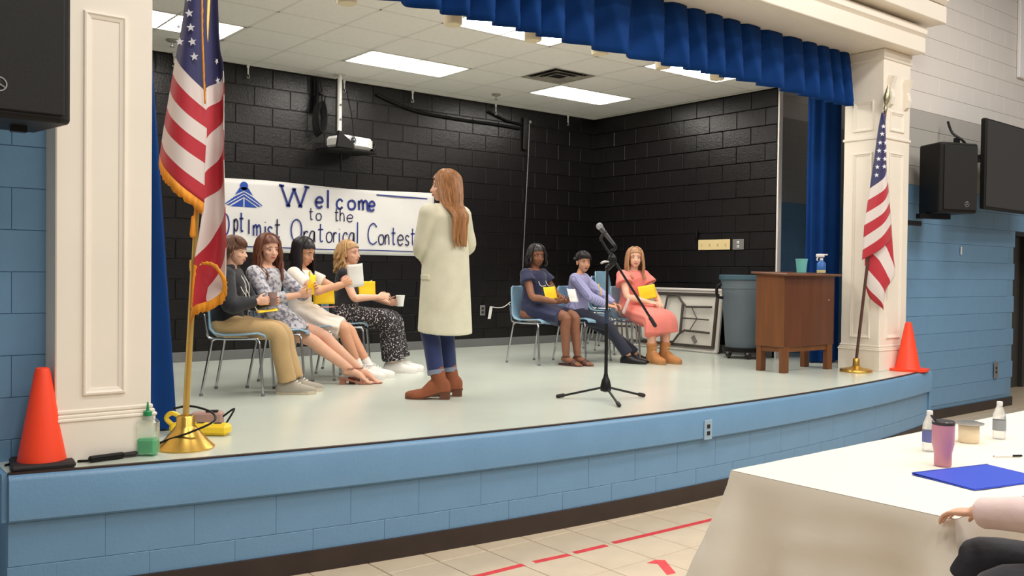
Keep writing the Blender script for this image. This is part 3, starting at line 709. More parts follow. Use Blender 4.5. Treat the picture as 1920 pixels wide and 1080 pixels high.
fringe(fl, [(383, -60, -.075), (383, 40, -.08), (386, 120, -.085), (388, 200, -.07)], 5, OX, OY, KL, [(.6, .2, 0)]*4, 'edge_fringe')
fringe(fr_, [(381, 497, -.04), (402, 500, -.05), (419, 522, -.05), (420, 545, -.05), (400, 562, -.05), (372, 572, -.05), (362, 585, -.04)], 18, OX, OY, KL, [(0, -.3, 0), (.3, -.3, 0), (.5, .2, 0), (.4, .8, 0), (0, 1, 0), (0, 1, 0), (0, 1.4, 0)])
fringe(fr_, [(366, 497, -.035), (363, 530, -.035), (361, 575, -.035)], 8, OX, OY, KL, [(.7, .3, 0), (.5, .5, 0), (.3, 1.6, 0)], 'edge_fringe')
mb = MB()
# right flag
KR = .005254; OX, OY = 1605, 694
t = thing('flag_stand', 'small striped flag on a dark wooden pole by the right column', 'flag', (8.231, 4.827, ZS), -YAW)
mb = MB(); mb.lathe([(.15, 0), (.155, .01), (.15, .025), (.12, .035), (.06, .045), (.034, .06), (.03, .13), (.026, .135)], 32); mk('base', mb, m_brass, t)
tp = ((1651-OX)*KR, 0, (OY-200)*KR)
mb = MB(); mb.tube([(0, 0, .12), tp], .0145, 12); mk('pole', mb, m_woodp, t)
mb = MB(); mb.lathe([(.016, -.03), (.02, .0), (.012, .03), (.02, .05), (.034, .10), (.018, .18), (.002, .24)], 14, tp, Matrix.Rotation(R(6), 3, 'Y')); mk('finial', mb, mat('silver_gold', (206, 198, 160), .25, metal=.8), t)
A = [
 [(1643, 208, -.01, -6), (1646, 210, -.02, -6), (1650, 214, -.01, -6)],
 [(1638, 240, .0, -5), (1645, 240, -.05, -5), (1651, 240, -.01, -5)],
 [(1632, 290, .0, -2.5), (1643, 285, -.08, -2.5), (1653, 282, -.01, -2.5)],
 [(1625, 350, .01, 0), (1641, 334, -.10, 0), (1654.5, 317, -.01, 0)],
 [(1622, 372, .01, 1), (1642, 355, -.11, 1), (1657, 337, -.01, 1)],
 [(1619, 396, .01, 2), (1641, 377, -.11, 2), (1659, 356, -.01, 2)],
 [(1616, 419, .01, 3), (1641, 398, -.11, 3), (1661, 375, -.01, 3)],
 [(1615, 442, .01, 4), (1641, 418, -.11, 4), (1663, 394, -.01, 4)],
 [(1614, 465, .01, 5), (1640, 442, -.10, 5), (1665, 415, -.01, 5)],
 [(1613, 484, .01, 5.9), (1640, 464, -.09, 5.9), (1667, 440, -.01, 5.9)],
]
fl, _ = panel_mesh(t, A, OX, OY, KR, 5)
B = [
 [(1620, 462, .02, 9.2), (1640, 455, -.03, 8.2), (1667, 430, .0, 7.1)],
 [(1619, 490, .02, 9.9), (1642, 480, -.03, 8.9), (1671, 475, .0, 7.6)],
 [(1620, 520, .02, 10.8), (1645, 515, -.04, 9.6), (1674, 512, .0, 8.2)],
 [(1628, 552, .02, 11.6), (1646, 548, -.04, 10.5), (1658, 540, .0, 9.6)],
 [(1650, 572, .01, 11.8), (1652, 575, -.01, 11.5), (1654, 578, .0, 11.2)],
]
fl2, _ = panel_mesh(t, B, OX, OY, KR, 6, 'flag_fold')
for x, y in ((1640, 237), (1638, 251), (1634.5, 267), (1645, 267), (1633, 282), (1645, 282), (1632, 297), (1644, 297), (1630, 312), (1643, 311), (1629, 327)): star(fl, x, y, -.095, 4.6, OX, OY, KR, .1)
# ------------------------------------------------------------------ cones and clutter on the stage edge
m_cone = mat('orange_vinyl', (255, 72, 36), .45); m_rub = mat('black_rubber', (38, 32, 32), .7)
t = thing('traffic_cone', 'orange traffic cone with black base at the left stage edge', 'cone', (.945, 4.745, ZS), R(-8))
mb = MB(); mb.lathe([(.108, .028), (.104, .05), (.035, .445), (.03, .462), (.022, .466)], 32); mk('cone_body', mb, m_cone, t)
mb = MB(); mb.box((0, 0, .014), (.27, .27, .028), ch=.01); mk('base', mb, m_rub, t, False)
t = thing('traffic_cone', 'all orange traffic cone on the right end of the stage', 'cone', (8.80, 4.60, ZS))
mb = MB(); mb.lathe([(.125, .022), (.115, .04), (.035, .46), (.028, .485), (.02, .488)], 32); mk('cone_body', mb, m_cone, t)
mb = MB(); mb.prism([(.19*math.cos(a*math.pi/12)*(1.12 if a % 6 == 3 else 1), .19*math.sin(a*math.pi/12)*(1.12 if a % 6 == 3 else 1)) for a in range(24)], 0, .024); mk('base', mb, m_cone, t, False)
t = thing('sanitizer_bottle', 'clear bottle of green liquid with green nozzle by the left column', 'bottle', (1.415, 4.69, ZS), -YAW)  # hand sanitizer bottle
m_clear = mat('clear_plastic', (225, 240, 232), .08, trans=.85, alpha=.55); m_liq = mat('green_liquid', (96, 200, 140), .2, trans=.3); m_gcap = mat('green_cap', (24, 140, 84), .4)
mb = MB(); mb.box((0, 0, .045), (.098, .062, .088), ch=.012); mk('liquid', mb, m_liq, t)
mb = MB(); mb.box((0, 0, .093), (.106, .07, .182), ch=.015); mb.lathe([(.03, .182), (.022, .20), (.018, .208)], 16); mk('bottle_shell', mb, m_clear, t)
mb = MB(); mb.lathe([(.021, .20), (.021, .222), (.008, .228), (.004, .268), (.002, .27)], 16); mk('nozzle_cap', mb, m_gcap, t)
t = thing('cable_connector', 'short black plug lying on the stage edge by the orange cone', 'plug', (1.235, 4.672, ZS), R(6))
mb = MB(); mb.box((-.02, 0, .018), (.17, .03, .03), ch=.008); mk('plug_body', mb, m_black, t)
mb = MB(); mb.tube([(.06, 0, .018), (.12, 0, .018)], .012, 8); mk('strain_relief', mb, m_rub, t)
mb = MB(); mb.tube([(.80, 4.80, ZS+.008), (.95, 4.86, ZS+.008), (1.1, 4.70, ZS+.008), (1.25, 4.688, ZS+.008), (1.42, 4.78, ZS+.01), (1.52, 4.76, ZS+.05), (1.62, 4.66, ZS+.10), (1.74, 4.66, ZS+.145), (1.76, 4.74, ZS+.18), (1.68, 4.82, ZS+.21), (1.60, 4.86, ZS+.20)], .006, 6, smooth=6)
tag(mk('floor_cable', mb, m_black, None), 'black cable running from the cone and around the brass flag base', 'cable')
t = thing('power_block', 'yellow plastic power block on the floor behind the brass base', 'power strip', (1.83, 5.10, ZS), R(-42))
m_yel = mat('yellow_plastic', (244, 208, 48), .4)
mb = MB(); mb.box((0, 0, .035), (.34, .09, .065), ch=.018); mk('housing', mb, m_yel, t)
for k in range(3):
    mb = MB(); mb.box((-.1+k*.1, -.002, .069), (.04, .03, .004)); mk('socket', mb, m_dark, t, False)
mb = MB(); mb.tube([(-.16, 0, .05), (-.2, 0, .09), (-.16, 0, .12), (-.08, 0, .07)], .014, 8, smooth=4); mk('carry_loop', mb, m_yel, t)
t = thing('adapter_box', 'small dusty pink adapter box behind the gold pole foot', 'adapter', (1.98, 5.40, ZS), R(-30))
mb = MB(); mb.box((0, 0, .04), (.18, .10, .08), ch=.01); mk('case', mb, mat('dusty_pink', (176, 140, 130), .6), t)
mb = MB(); mb.box((.03, -.02, .086), (.07, .04, .012), ch=.004); mb.tube([(.09, 0, .05), (.16, -.03, .1), (.12, -.08, .02)], .006, 6, smooth=4); mk('clip', mb, m_black, t)
# ------------------------------------------------------------------ loudspeakers and screen
m_grille = mat('speaker_grille', (15, 13, 13), .7, bump=.4, bscale=300)
def speaker(label, loc, rz, w_, h_, d_, logo):
    t = thing('loudspeaker', label, 'speaker', loc, rz, 'black wall loudspeakers')
    mb = MB(); mb.prism([(-w_/2, -d_/2+.03), (-w_/2+.04, -d_/2), (w_/2-.04, -d_/2), (w_/2, -d_/2+.03), (w_/2-.05, d_/2), (-w_/2+.05, d_/2)], 0, h_); o = mk('cabinet', mb, m_black, t, False)
    bv = o.modifiers.new('bevel', 'BEVEL'); bv.width = .02; bv.segments = 3
    mb = MB(); mb.box((0, -d_/2-.004, h_/2), (w_-.07, .012, h_-.06), ch=.006); mk('grille', mb, m_grille, t, False)
    mb = MB(); lx, lz = logo
    mb.lathe([(.030, 0), (.030, .003), (.025, .003), (.025, 0)], 24, (lx, -d_/2-.01, lz), Matrix.Rotation(R(90), 3, 'X'), cap=False)
    for k in range(3):
        a = R(90+120*k); mb.tube([(lx, -d_/2-.012, lz), (lx+.022*math.cos(a), -d_/2-.012, lz+.022*math.sin(a))], .0035, 6)
    mk('badge', mb, m_steel, t)
    return t
t = speaker('large black loudspeaker high on the wall left of the column', (.655, 4.34, 2.20), R(2), .56, .95, .40, (.0, .13))
mb = MB(); mb.box((0, .30, .55), (.1, .36, .08)); mb.box((0, .50, .55), (.2, .03, .3)); mb.box((.12, .02, -.01), (.06, .04, .03)); mk('bracket', mb, m_mblack, t, False)
t = speaker('black loudspeaker on a wall bracket right of the right column', (9.46, 4.56, 2.26), R(-20), .50, .72, .36, (.08, .09))
mb = MB(); mb.box((0, .20, .35), (.08, .12, .06)); mb.box((-.12, .05, -.03), (.40, .06, .05)); mk('bracket', mb, m_mblack, t, False)
t = thing('bracket_plate', 'black bracket plate on the edge of the right column', 'bracket', (9.03, 4.84, 2.06))
mb = MB(); mb.box((0, 0, .08), (.04, .10, .40), ch=.006); mk('plate', mb, m_mblack, t, False); mb = MB(); mb.box((.16, -.05, .10), (.34, .05, .05), ch=.006); mk('arm', mb, m_mblack, t, False)
t = thing('wall_screen', 'large dark television on an arm beside the right loudspeaker', 'television', (10.93, 4.50, 2.36), R(2))
mb = MB(); mb.box((0, 0, .47), (1.72, .06, .98), ch=.012); mk('case', mb, m_black, t, False)
mb = MB(); mb.box((0, -.032, .475), (1.68, .004, .93)); mk('screen', mb, mat('screen_off', (46, 44, 42), .3, spec=.4), t, False)
mb = MB(); mb.box((-.65, .2, .55), (.30, .3, .05)); mb.box((-.65, .37, .55), (.1, .03, .5)); mb.box((-.88, .18, .50), (.05, .05, .4)); mk('mount_arm', mb, m_mblack, t, False)
mb = MB(); mb.tube([(-.9, .36, .95), (-.92, .3, .82), (-.86, .2, .72), (-.80, .2, .6)], .014, 8, smooth=4); mk('cord', mb, m_mblack, t)
mb = MB(); mb.box((12.7, 4.90, 4.72), (1.5, .04, 1.25), ch=.006); tag(mk('wall_panel', mb, mat('white_panel', (246, 246, 246), .4), None, False), 'bright white panel high on the hall wall', 'panel')
mb = MB(); mb.prism([(0, 0), (.03, 0), (.03, .09), (0, .09)], 0, .004, lambda a, b, c: (10.55+a, 4.912-c, 1.86+b)); tag(mk('wall_tab', mb, m_wht, None, False), 'small white tab stuck to the blue hall wall', 'tag')
# ------------------------------------------------------------------ microphone stand
MS = (4.75, 4.80, ZS)
t = thing('microphone_stand', 'black tripod boom microphone stand at centre stage', 'stand', MS, -YAW)
mb = MB(); mb.tube([(0, 0, .12), (0, 0, .62)], .0135, 12); mk('lower_tube', mb, m_mblack, t)
mb = MB(); mb.tube([(0, 0, .60), (.0, 0, 1.00)], .010, 12); mk('upper_tube', mb, m_mblack, t)
mb = MB(); mb.lathe([(.012, .06), (.04, .07), (.042, .10), (.03, .15), (.02, .17), (.014, .2)], 20); mk('hub', mb, m_mblack, t)
Rl = Matrix.Rotation(YAW, 3, 'Z')
for tipw in ((4.544, 5.048), (5.087, 4.752), (4.56, 4.46)):
    d = Rl @ Vector((tipw[0]-MS[0], tipw[1]-MS[1], 0)); d = d.normalized()*.36
    mb = MB(); mb.tube([d*.06+Vector((0, 0, .095)), d*.95+Vector((0, 0, .016))], .0085, 8); lg = mk('leg', mb, m_mblack, t)
    mb = MB(); mb.tube([d*.88+Vector((0, 0, .024)), d+Vector((0, 0, .015))], .015, 8); mk('rubber_foot', mb, m_rub, lg)
mb = MB(); mb.lathe([(.017, -.05), (.018, .05)], 12, (0, 0, .62)); mk('height_clutch', mb, mat('dark_blue_clutch', (40, 56, 84), .5), t)
mb = MB(); mb.tube([(-.055, 0, 1.20), (.335, 0, .60)], .0095, 10); mk('boom', mb, m_mblack, t)
mb = MB(); mb.tube([(.325, 0, .615), (.36, 0, .56)], .015, 10); mk('boom_grip', mb, m_rub, t)
mb = MB(); mb.ell((.035, 0, 1.045), (.034, .03, .045)); mb.tube([(0, 0, .98), (.05, 0, 1.03)], .02, 8); mb.lathe([(.022, -.02), (.022, .02)], 12, (.035, -.03, 1.04), Matrix.Rotation(R(90), 3, 'X')); mk('boom_clamp', mb, m_mblack, t)
mb = MB(); mb.tube([(-.045, 0, 1.02), (-.02, 0, 1.03), (.01, -.01, 1.03)], [.008, .009, .006], 8); mk('wing_nut', mb, m_steel, t)
mb = MB(); mb.tube([(-.05, 0, 1.19), (-.045, 0, 1.22), (-.022, 0, 1.245)], [.012, .012, .018], 10); mk('clip', mb, m_rub, t)
mt = thing('microphone', 'silver headed handheld microphone clipped to the boom stand', 'microphone', (MS[0], MS[1], ZS), -YAW)
mb = MB(); mb.ell((-.062, 0, 1.292), (.026, .026, .027)); mk('mesh_head', mb, mat('silver_mesh', (176, 178, 182), .4, metal=.7, bump=.8, bscale=500), mt)
mb = MB(); mb.tube([(-.048, 0, 1.275), (-.03, 0, 1.252), (.045, 0, 1.160)], [.021, .0175, .0125], 14); mk('body', mb, mat('grey_mic_body', (88, 88, 92), .35, metal=.5), mt)
mb = MB(); mb.tube([(.045, 0, 1.16), (.06, 0, 1.14), (.05, .01, 1.12), (.03, .01, 1.11)], .012, 8, smooth=3); mk('connector', mb, m_mblack, mt)
# ------------------------------------------------------------------ lectern and things on it
m_wood = mat('lectern_wood', (92, 46, 21), .45, var=.18, vscale=2.2, stretch=(6, 6, .6), coat=.2); m_wood2 = mat('light_wood', (110, 64, 28), .5, var=.15, vscale=3, stretch=(6, 6, .6))
LX, LY = 7.46, 5.13
t = thing('lectern', 'brown wooden lectern on short legs at stage right', 'lectern', (LX, LY, ZS), R(-2))
W_, D_ = .80, .33
mb = MB(); mb.box((W_/2, .01, .60), (W_, .02, .70), ch=.003); mk('front_panel', mb, m_wood, t, False)
mb = MB(); mb.box((.0, D_/2, .60), (.02, D_, .70), ch=.003); mk('side_panel', mb, m_wood2, t, False)
mb = MB(); mb.box((W_, D_/2, .60), (.02, D_, .70), ch=.003); mk('side_panel', mb, m_wood, t, False)
mb = MB(); mb.box((W_/2, D_/2-.01, .958), (W_+.10, D_+.10, .022), Matrix.Rotation(R(2.5), 3, 'X'), ch=.006); mk('top_board', mb, mat('lectern_top', (104, 64, 40), .4, var=.1, vscale=3), t, False)
mb = MB(); mb.box((W_/2, D_/2, .45), (W_-.03, D_-.02, .018)); mk('inner_shelf', mb, m_wood, t, False)
for x, y in ((.045, .03), (W_-.045, .03), (.045, D_-.03), (W_-.045, D_-.03)):
    mb = MB(); mb.box((x, y, .13), (.085, .055, .26), ch=.004); mk('leg', mb, m_wood2, t, False)
mb = MB(); mb.box((W_/2, .03, .23), (W_-.1, .03, .06)); mb.box((.03, D_/2, .23), (.03, D_-.06, .06)); mk('apron_rail', mb, m_wood2, t, False)
mb = MB(); mb.tube([(W_-.09, -.004, .70), (W_-.09, .004, .70)], .008, 8); mk('screw_cap', mb, m_steel, t)
zl = ZS+.972
t = thing('teal_cup', 'teal plastic cup on the lectern top', 'cup', (7.91, 5.25, zl))
m_teal = mat('teal_plastic', (112, 190, 186), .4)
mb = MB(); mb.lathe([(.045, 0), (.058, .135), (.053, .135), (.042, .006), (.001, .006)], 24); mk('cup_wall', mb, m_teal, t)
mb = MB(); mb.lathe([(.059, .125), (.061, .13), (.059, .138), (.054, .138)], 24, cap=False); mk('rim', mb, m_teal, t)
t = thing('spray_bottle', 'spray bottle with white trigger and blue label on the lectern', 'bottle', (8.18, 5.20, zl), -YAW)
mb = MB(); mb.lathe([(.042, 0), (.044, .01), (.044, .03)], 20); mk('foot', mb, mat('cream_label', (226, 214, 160), .5), t)
mb = MB(); mb.lathe([(.044, .03), (.044, .095), (.02, .125), (.015, .13)], 20); mk('bottle', mb, mat('blue_label', (44, 104, 180), .4), t)
mb = MB(); mb.lathe([(.017, .125), (.017, .15)], 14); mb.box((-.012, 0, .175), (.085, .026, .035), ch=.008); mb.box((.045, 0, .185), (.03, .02, .014)); mb.tube([(-.03, 0, .165), (-.045, 0, .14), (-.04, 0, .125)], .007, 8, smooth=3); mk('trigger_head', mb, m_wht, t, False)
# ------------------------------------------------------------------ bin on wheels
t = thing('trash_bin', 'tall grey rubber trash bin on a wheeled dolly', 'bin', (8.47, 6.37, ZS))
m_bin = mat('grey_bin', (96, 108, 116), .55, var=.05, vscale=4)
mb = MB(); mb.lathe([(.19, .11), (.235, .72), (.24, .73), (.24, .78), (.25, .79), (.255, .89), (.26, .93), (.245, .93), (.22, .72), (.18, .13), (.001, .13)], 40); mk('barrel', mb, m_bin, t)
mb = MB(); mb.lathe([(.262, .885), (.272, .89), (.272, .935), (.262, .942), (.246, .936)], 40, cap=False); mk('rim', mb, mat('teal_grey_rim', (62, 92, 104), .5), t)
for s in (-1, 1):
    mb = MB(); d = Vector((math.cos(YAW), -math.sin(YAW), 0))*s; p = d*.25
    mb.tube([p+Vector((0, 0, .84)), p+d*.05+Vector((0, 0, .80)), p+d*.045+Vector((0, 0, .70)), p*.97+Vector((0, 0, .68))], .018, 8, smooth=3); mk('handle', mb, m_black, t)
mb = MB(); mb.lathe([(.21, .075), (.225, .08), (.225, .12), (.2, .125)], 32); mk('dolly', mb, m_black, t)
for k in range(5):
    a = R(20+72*k); mb = MB(); c = (.19*math.cos(a), .19*math.sin(a), .036)
    mb.lathe([(.02, -.013), (.036, -.011), (.036, .011), (.02, .013)], 16, c, Matrix.Rotation(a+1, 3, 'Z') @ Matrix.Rotation(R(90), 3, 'X')); cst = mk('caster', mb, m_rub, t)
    mb = MB(); mb.box((c[0], c[1], .065), (.04, .03, .03)); mk('caster_fork', mb, m_steel, cst, False)
# ------------------------------------------------------------------ folding table leaning on the right wall
t = thing('folding_table', 'white folding table leaning on its side against the black side wall', 'table', (8.60, 7.74, ZS), 0, None, (0, R(5), R(-90)))
t.rotation_euler = (R(-7), 0, R(-90))
m_fold = bpy.data.materials.new('dimpled_white_plastic'); m_fold.use_nodes = True; nt = m_fold.node_tree; b = nt.nodes['Principled BSDF']; b.inputs['Roughness'].default_value = .5
tc = nt.nodes.new('ShaderNodeTexCoord'); vo = nt.nodes.new('ShaderNodeTexVoronoi'); vo.inputs['Scale'].default_value = 28; vo.inputs['Randomness'].default_value = .15; nt.links.new(tc.outputs['Object'], vo.inputs['Vector'])
rp = nt.nodes.new('ShaderNodeValToRGB'); rp.color_ramp.elements[0].position = .30; rp.color_ramp.elements[1].position = .38; rp.color_ramp.elements[0].color = rgb(96, 88, 84); rp.color_ramp.elements[1].color = rgb(214, 208, 198)
nt.links.new(vo.outputs['Distance'], rp.inputs[0]); nt.links.new(rp.outputs[0], b.inputs['Base Color'])
bpn = nt.nodes.new('ShaderNodeBump'); bpn.inputs['Strength'].default_value = .6; nt.links.new(rp.outputs[0], bpn.inputs['Height']); nt.links.new(bpn.outputs[0], b.inputs['Normal'])
m_ftr = mat('table_rail', (74, 68, 62), .5, metal=.3); m_frim = mat('white_table_rim', (206, 200, 194), .45)
mb = MB(); mb.box((0, .0, .385), (1.80, .03, .74), ch=.01); mk('table_top', mb, m_fold, t, False)
mb = MB()
for z in (.02, .755): mb.box((0, -.005, z), (1.84, .05, .04), ch=.014)
for x in (-.91, .91): mb.box((x, -.005, .387), (.03, .05, .74), ch=.012)
mk('rim', mb, m_frim, t, False)
mb = MB()
for z in (.07, .70): mb.box((0, -.03, z), (1.70, .025, .035), ch=.004)
mb.box((.86, -.03, .385), (.03, .03, .66)); mb.box((-.86, -.03, .385), (.03, .03, .66)); mk('side_rail', mb, m_ftr, t, False)
for s in (-1, 1):
    mb = MB(); y = -.055
    mb.tube([(s*.80, y, .24), (s*.42, y, .25), (s*.34, y, .20), (s*.26, y, .10), (s*.10, y, .09)], .014, 8); mb.tube([(s*.80, y, .55), (s*.42, y, .54), (s*.34, y, .60), (s*.26, y, .68), (s*.10, y, .68)], .014, 8)
    mb.tube([(s*.36, y, .22), (s*.36, y, .58)], .016, 8); mb.tube([(s*.10, y, .09), (s*.06, y, .38), (s*.10, y, .68)], .012, 8); mk('folded_leg', mb, m_ftr, t)
    mb = MB(); mb.tube([(s*.36, y-.004, .40), (s*.78, y-.004, .395)], .009, 8); mb.tube([(s*.50, y, .54), (s*.60, y, .40), (s*.50, y, .25)], .006, 6); mk('leg_brace', mb, m_ftr, t)
mb = MB(); mb.box((.56, -.022, .15), (.09, .01, .05), Matrix.Rotation(.9, 3, 'Y')); mk('sticker', mb, mat('grey_sticker', (120, 114, 110), .6), t, False)
# ------------------------------------------------------------------ chairs
m_chair = mat('pale_blue_shell', (140, 176, 200), .4); m_glide = mat('grey_glide', (120, 120, 124), .5)
def make_chair(label, loc, rz, group):
    t = thing('stacking_chair', label, 'chair', loc, rz, group)
    mb = MB(); prof = [(.225, .415, .185), (.215, .44, .195), (.17, .455, .20), (.05, .445, .205), (-.08, .44, .205), (-.15, .452, .20), (-.185, .49, .20), (-.20, .56, .20), (-.215, .64, .20), (-.232, .73, .192), (-.245, .785, .175), (-.248, .80, .15)]
    rings = []
    for y, z, w_ in prof:
        row = []
        for i in range(13):
            u = -1+i/6; back = max(0, min(1, (z-.46)/.2)); row.append((u*w_, y+back*.03*u*u-.0, z+(1-back)*.018*u*u*(1 if abs(u) < .99 else .6)))
        rings.append(row)
    mb.loft(rings, closed=False, cap=False); mk('seat_shell', mb, m_chair, t, solid=.012)
    for sx in (-1, 1):
        for (y0, y1) in ((.17, .215), (-.16, -.235)):
            mb = MB(); mb.tube([(sx*.165, y0*.6, .428), (sx*.188, y0, .415), (sx*.20, y0*1.1, .34), (sx*.212, y1, .012)], .0105, 10, smooth=4); lg = mk('leg', mb, m_chrome, t)
            mb = MB(); mb.lathe([(.014, 0), (.014, .02)], 10, (sx*.212, y1, 0)); mk('glide', mb, m_glide, lg)
    mb = MB()
    for sx in (-1, 1): mb.tube([(sx*.185, .17, .425), (sx*.185, -.15, .425), (sx*.19, -.20, .47), (sx*.19, -.222, .60)], .009, 8, smooth=3)
    mb.tube([(-.185, .1, .425), (.185, .1, .425)], .009, 8); mk('seat_frame', mb, m_chrome, t)
    return t
def fz(dx, dy): return math.atan2(-dx, dy)
RZL = fz(.82, -.57); RZR = fz(.14, -.99)
CH = [((2.70, 6.68, ZS), RZL, 'pale blue chair under the person in the black jacket'), ((3.16, 6.94, ZS), RZL, 'pale blue chair under the person in the grey dress'), ((3.58, 7.24, ZS), RZL, 'pale blue chair under the person in the white dress'), ((4.05, 7.53, ZS), RZL, 'pale blue chair under the person in the patterned trousers'),
      ((6.10, 7.18, ZS), RZR, 'pale blue chair under the person in the navy dress'), ((6.69, 7.12, ZS), RZR, 'pale blue chair under the person in the lavender shirt'), ((7.22, 6.85, ZS), RZR, 'pale blue chair under the person in the coral dress')]
c0 = make_chair(CH[0][2], CH[0][0], CH[0][1], 'pale blue chairs on the stage')
def chair_copy(lb, loc, rz):
    c = copy_tree(c0); c.location = loc; c.rotation_euler = (0, 0, rz); c['label'] = lb; return c
for loc, rz, lb in CH[1:]: chair_copy(lb, loc, rz)
for k in range(4): chair_copy(['lowest empty blue chair in the stack behind the lavender shirt', 'second empty blue chair from the bottom of the stack', 'third empty blue chair from the bottom of the stack', 'topmost empty blue chair in the stack behind the lavender shirt'][k], (7.56+.022*k, 7.66-.045*k, ZS+.055*k), fz(.35, -.93))
# ------------------------------------------------------------------ front table with cloth
TX0, TX1, TY0, TY1, TZ = 3.20, 6.75, 1.49, 2.46, .745
t = thing('banquet_table', 'long folding table under the white cloth', 'table', ((TX0+TX1)/2, (TY0+TY1)/2, 0))
hw, hd = (TX1-TX0)/2, (TY1-TY0)/2
mb = MB(); mb.box((0, 0, TZ-.022), (2*hw-.03, 2*hd-.03, .034), ch=.01); mk('table_top', mb, m_frim, t, False)
for sx in (-1, 1):
    for sy in (-1, 1):
        mb = MB(); mb.tube([(sx*(hw-.3), sy*(hd-.12), TZ-.03), (sx*(hw-.26), sy*(hd-.1), .02)], .015, 8); mk('leg', mb, m_ftr, t)
m_cloth = mat('white_tablecloth', (230, 221, 206), .7, bump=.12, bscale=14)
random.seed(5)
mb = MB(); rings = []
def perim():
    pts = []; cs = [(-hw, -hd), (hw, -hd), (hw, hd), (-hw, hd)]
    for a in range(4):
        p, q = cs[a], cs[(a+1) % 4]; L = math.hypot(q[0]-p[0], q[1]-p[1]); k = int(L/.022)
        for i in range(k):
            d = L*i/k; f = i/k; nx, ny = ((0, -1), (1, 0), (0, 1), (-1, 0))[a]; dc = min(d, L-d)
            if dc < .07:      # turn the outward direction smoothly round the corner
                c_ = p if d < L/2 else q; w_ = .5*(1-dc/.07); o2 = ((0, -1), (1, 0), (0, 1), (-1, 0))[(a-1) % 4 if d < L/2 else (a+1) % 4]
                nx, ny = nx*(1-w_)+o2[0]*w_, ny*(1-w_)+o2[1]*w_; m_ = math.hypot(nx, ny); nx /= m_; ny /= m_
            pts.append((p[0]*(1-f)+q[0]*f, p[1]*(1-f)+q[1]*f, nx, ny, dc, a*3.1+d))
    return pts
PP = perim(); drop = .62
for k in range(22):
    q = k/21; row = []
    for x, y, nx, ny, dc, u in PP:
        if k == 0: row.append((x*.9985, y*.9985, TZ)); continue
        qq = max(0, (q-.06)/.94)
        fold = .26*math.exp(-(dc/.085)**2)-.07*math.exp(-((dc-.22)/.09)**2)+.035*math.exp(-((dc-.42)/.09)**2)
        wv = .034*math.sin(u*8+.8*math.sin(q*3))+.026*math.sin(u*5.3+1)+.008*math.sin(u*23)
        crease = .004*math.sin(q*26+u*7)*math.sin(u*4)*min(1, q*4)
        flare = .006+.035*qq+fold*qq**1.15+wv*qq**1.2+crease
        z = TZ-.003-(drop+.09*math.exp(-(dc/.12)**2)*qq)*(q**1.0)+.012*math.sin(u*6)*q
        row.append((x+nx*flare, y+ny*flare, max(z, .015)))
    rings.append(row)
mb.loft(rings, closed=True, cap=False)
g = [[(-hw*.9985+2*hw*.9985*i/40, -hd*.9985+2*hd*.9985*j/14, TZ+.0015+.0015*math.sin(i*1.7)*math.sin(j*1.1)) for i in range(41)] for j in range(15)]
mb.loft(g, closed=False, cap=False)
o = mk('tablecloth', mb, m_cloth, None); o.location = ((TX0+TX1)/2, (TY0+TY1)/2, 0.002); tag(o, 'white cloth draped over the long table in the foreground', 'tablecloth')
zt_ = TZ+.0055
t = thing('tumbler', 'pink insulated tumbler with a dark lid on the white cloth', 'tumbler', (4.06, 1.95, zt_))
m_pink = mat('pink_enamel', (214, 146, 164), .35)
mb = MB(); mb.lathe([(.034, 0), (.037, .004), (.038, .06), (.047, .10), (.048, .185), (.046, .187)], 32); mk('cup', mb, m_pink, t)
mb = MB(); mb.lathe([(.0485, .186), (.0485, .198), (.044, .203), (.02, .205)], 32); mb.tube([(-.03, .02, .2), (-.05, .03, .225)], .006, 8); mk('lid', mb, mat('smoke_lid', (62, 56, 58), .3), t)
m_pet = mat('clear_bottle', (232, 234, 236), .06, trans=.8, alpha=.6)
def wbottle(label, loc, lab, h=.20):
    t = thing('water_bottle', label, 'bottle', loc, 0, 'water bottles on the table')
    mb = MB(); mb.lathe([(.03, 0), (.032, .01), (.032, .11), (.03, .13), (.018, .165), (.0125, .175), (.0125, .18)], 24); mk('bottle', mb, m_pet, t)
    mb = MB(); mb.lathe([(.033, .045), (.033, .10)], 24, cap=False); mk('label_band', mb, lab, t)
    mb = MB(); mb.lathe([(.0145, .176), (.0145, .195), (.013, .197)], 16); mk('cap', mb, m_wht, t)
wbottle('clear water bottle with grey label at the far right of the table', (4.985, 2.10, zt_), mat('grey_band', (150, 156, 160), .5))
wbottle('water bottle with blue label half hidden behind the pink tumbler', (4.345, 2.155, zt_), mat('blue_band', (104, 112, 170), .5))
t = thing('candle_jar', 'cream jar with a metal lid between tumbler and water bottle', 'jar', (4.75, 2.15, zt_))
mb = MB(); mb.lathe([(.046, 0), (.05, .006), (.05, .085), (.046, .09)], 28); mk('jar', mb, mat('cream_wax', (240, 220, 186), .35), t)
mb = MB(); mb.lathe([(.052, .088), (.07, .094), (.072, .10), (.05, .106), (.02, .107)], 28); mk('lid', mb, m_steel, t)
t = thing('pen', 'dark tipped pen lying on the white cloth', 'pen', (4.50, 1.86, zt_+.006), R(-32))
mb = MB(); mb.tube([(-.06, 0, 0), (.03, 0, 0)], .005, 8); mk('barrel', mb, m_wht, t)
mb = MB(); mb.tube([(.03, 0, 0), (.075, 0, 0)], .0055, 8); mb.tube([(-.06, 0, 0), (-.07, 0, 0)], [.004, .001], 8); mk('grip', mb, m_black, t)
t = thing('folder', 'blue paper folder lying on the near edge of the cloth', 'folder', (3.93, 1.735, zt_), R(-14))
m_fo = mat('blue_card', (46, 76, 196), .45)
mb = MB(); mb.box((.02, -.0, .002), (.47, .30, .003)); mk('back_cover', mb, m_fo, t, False)
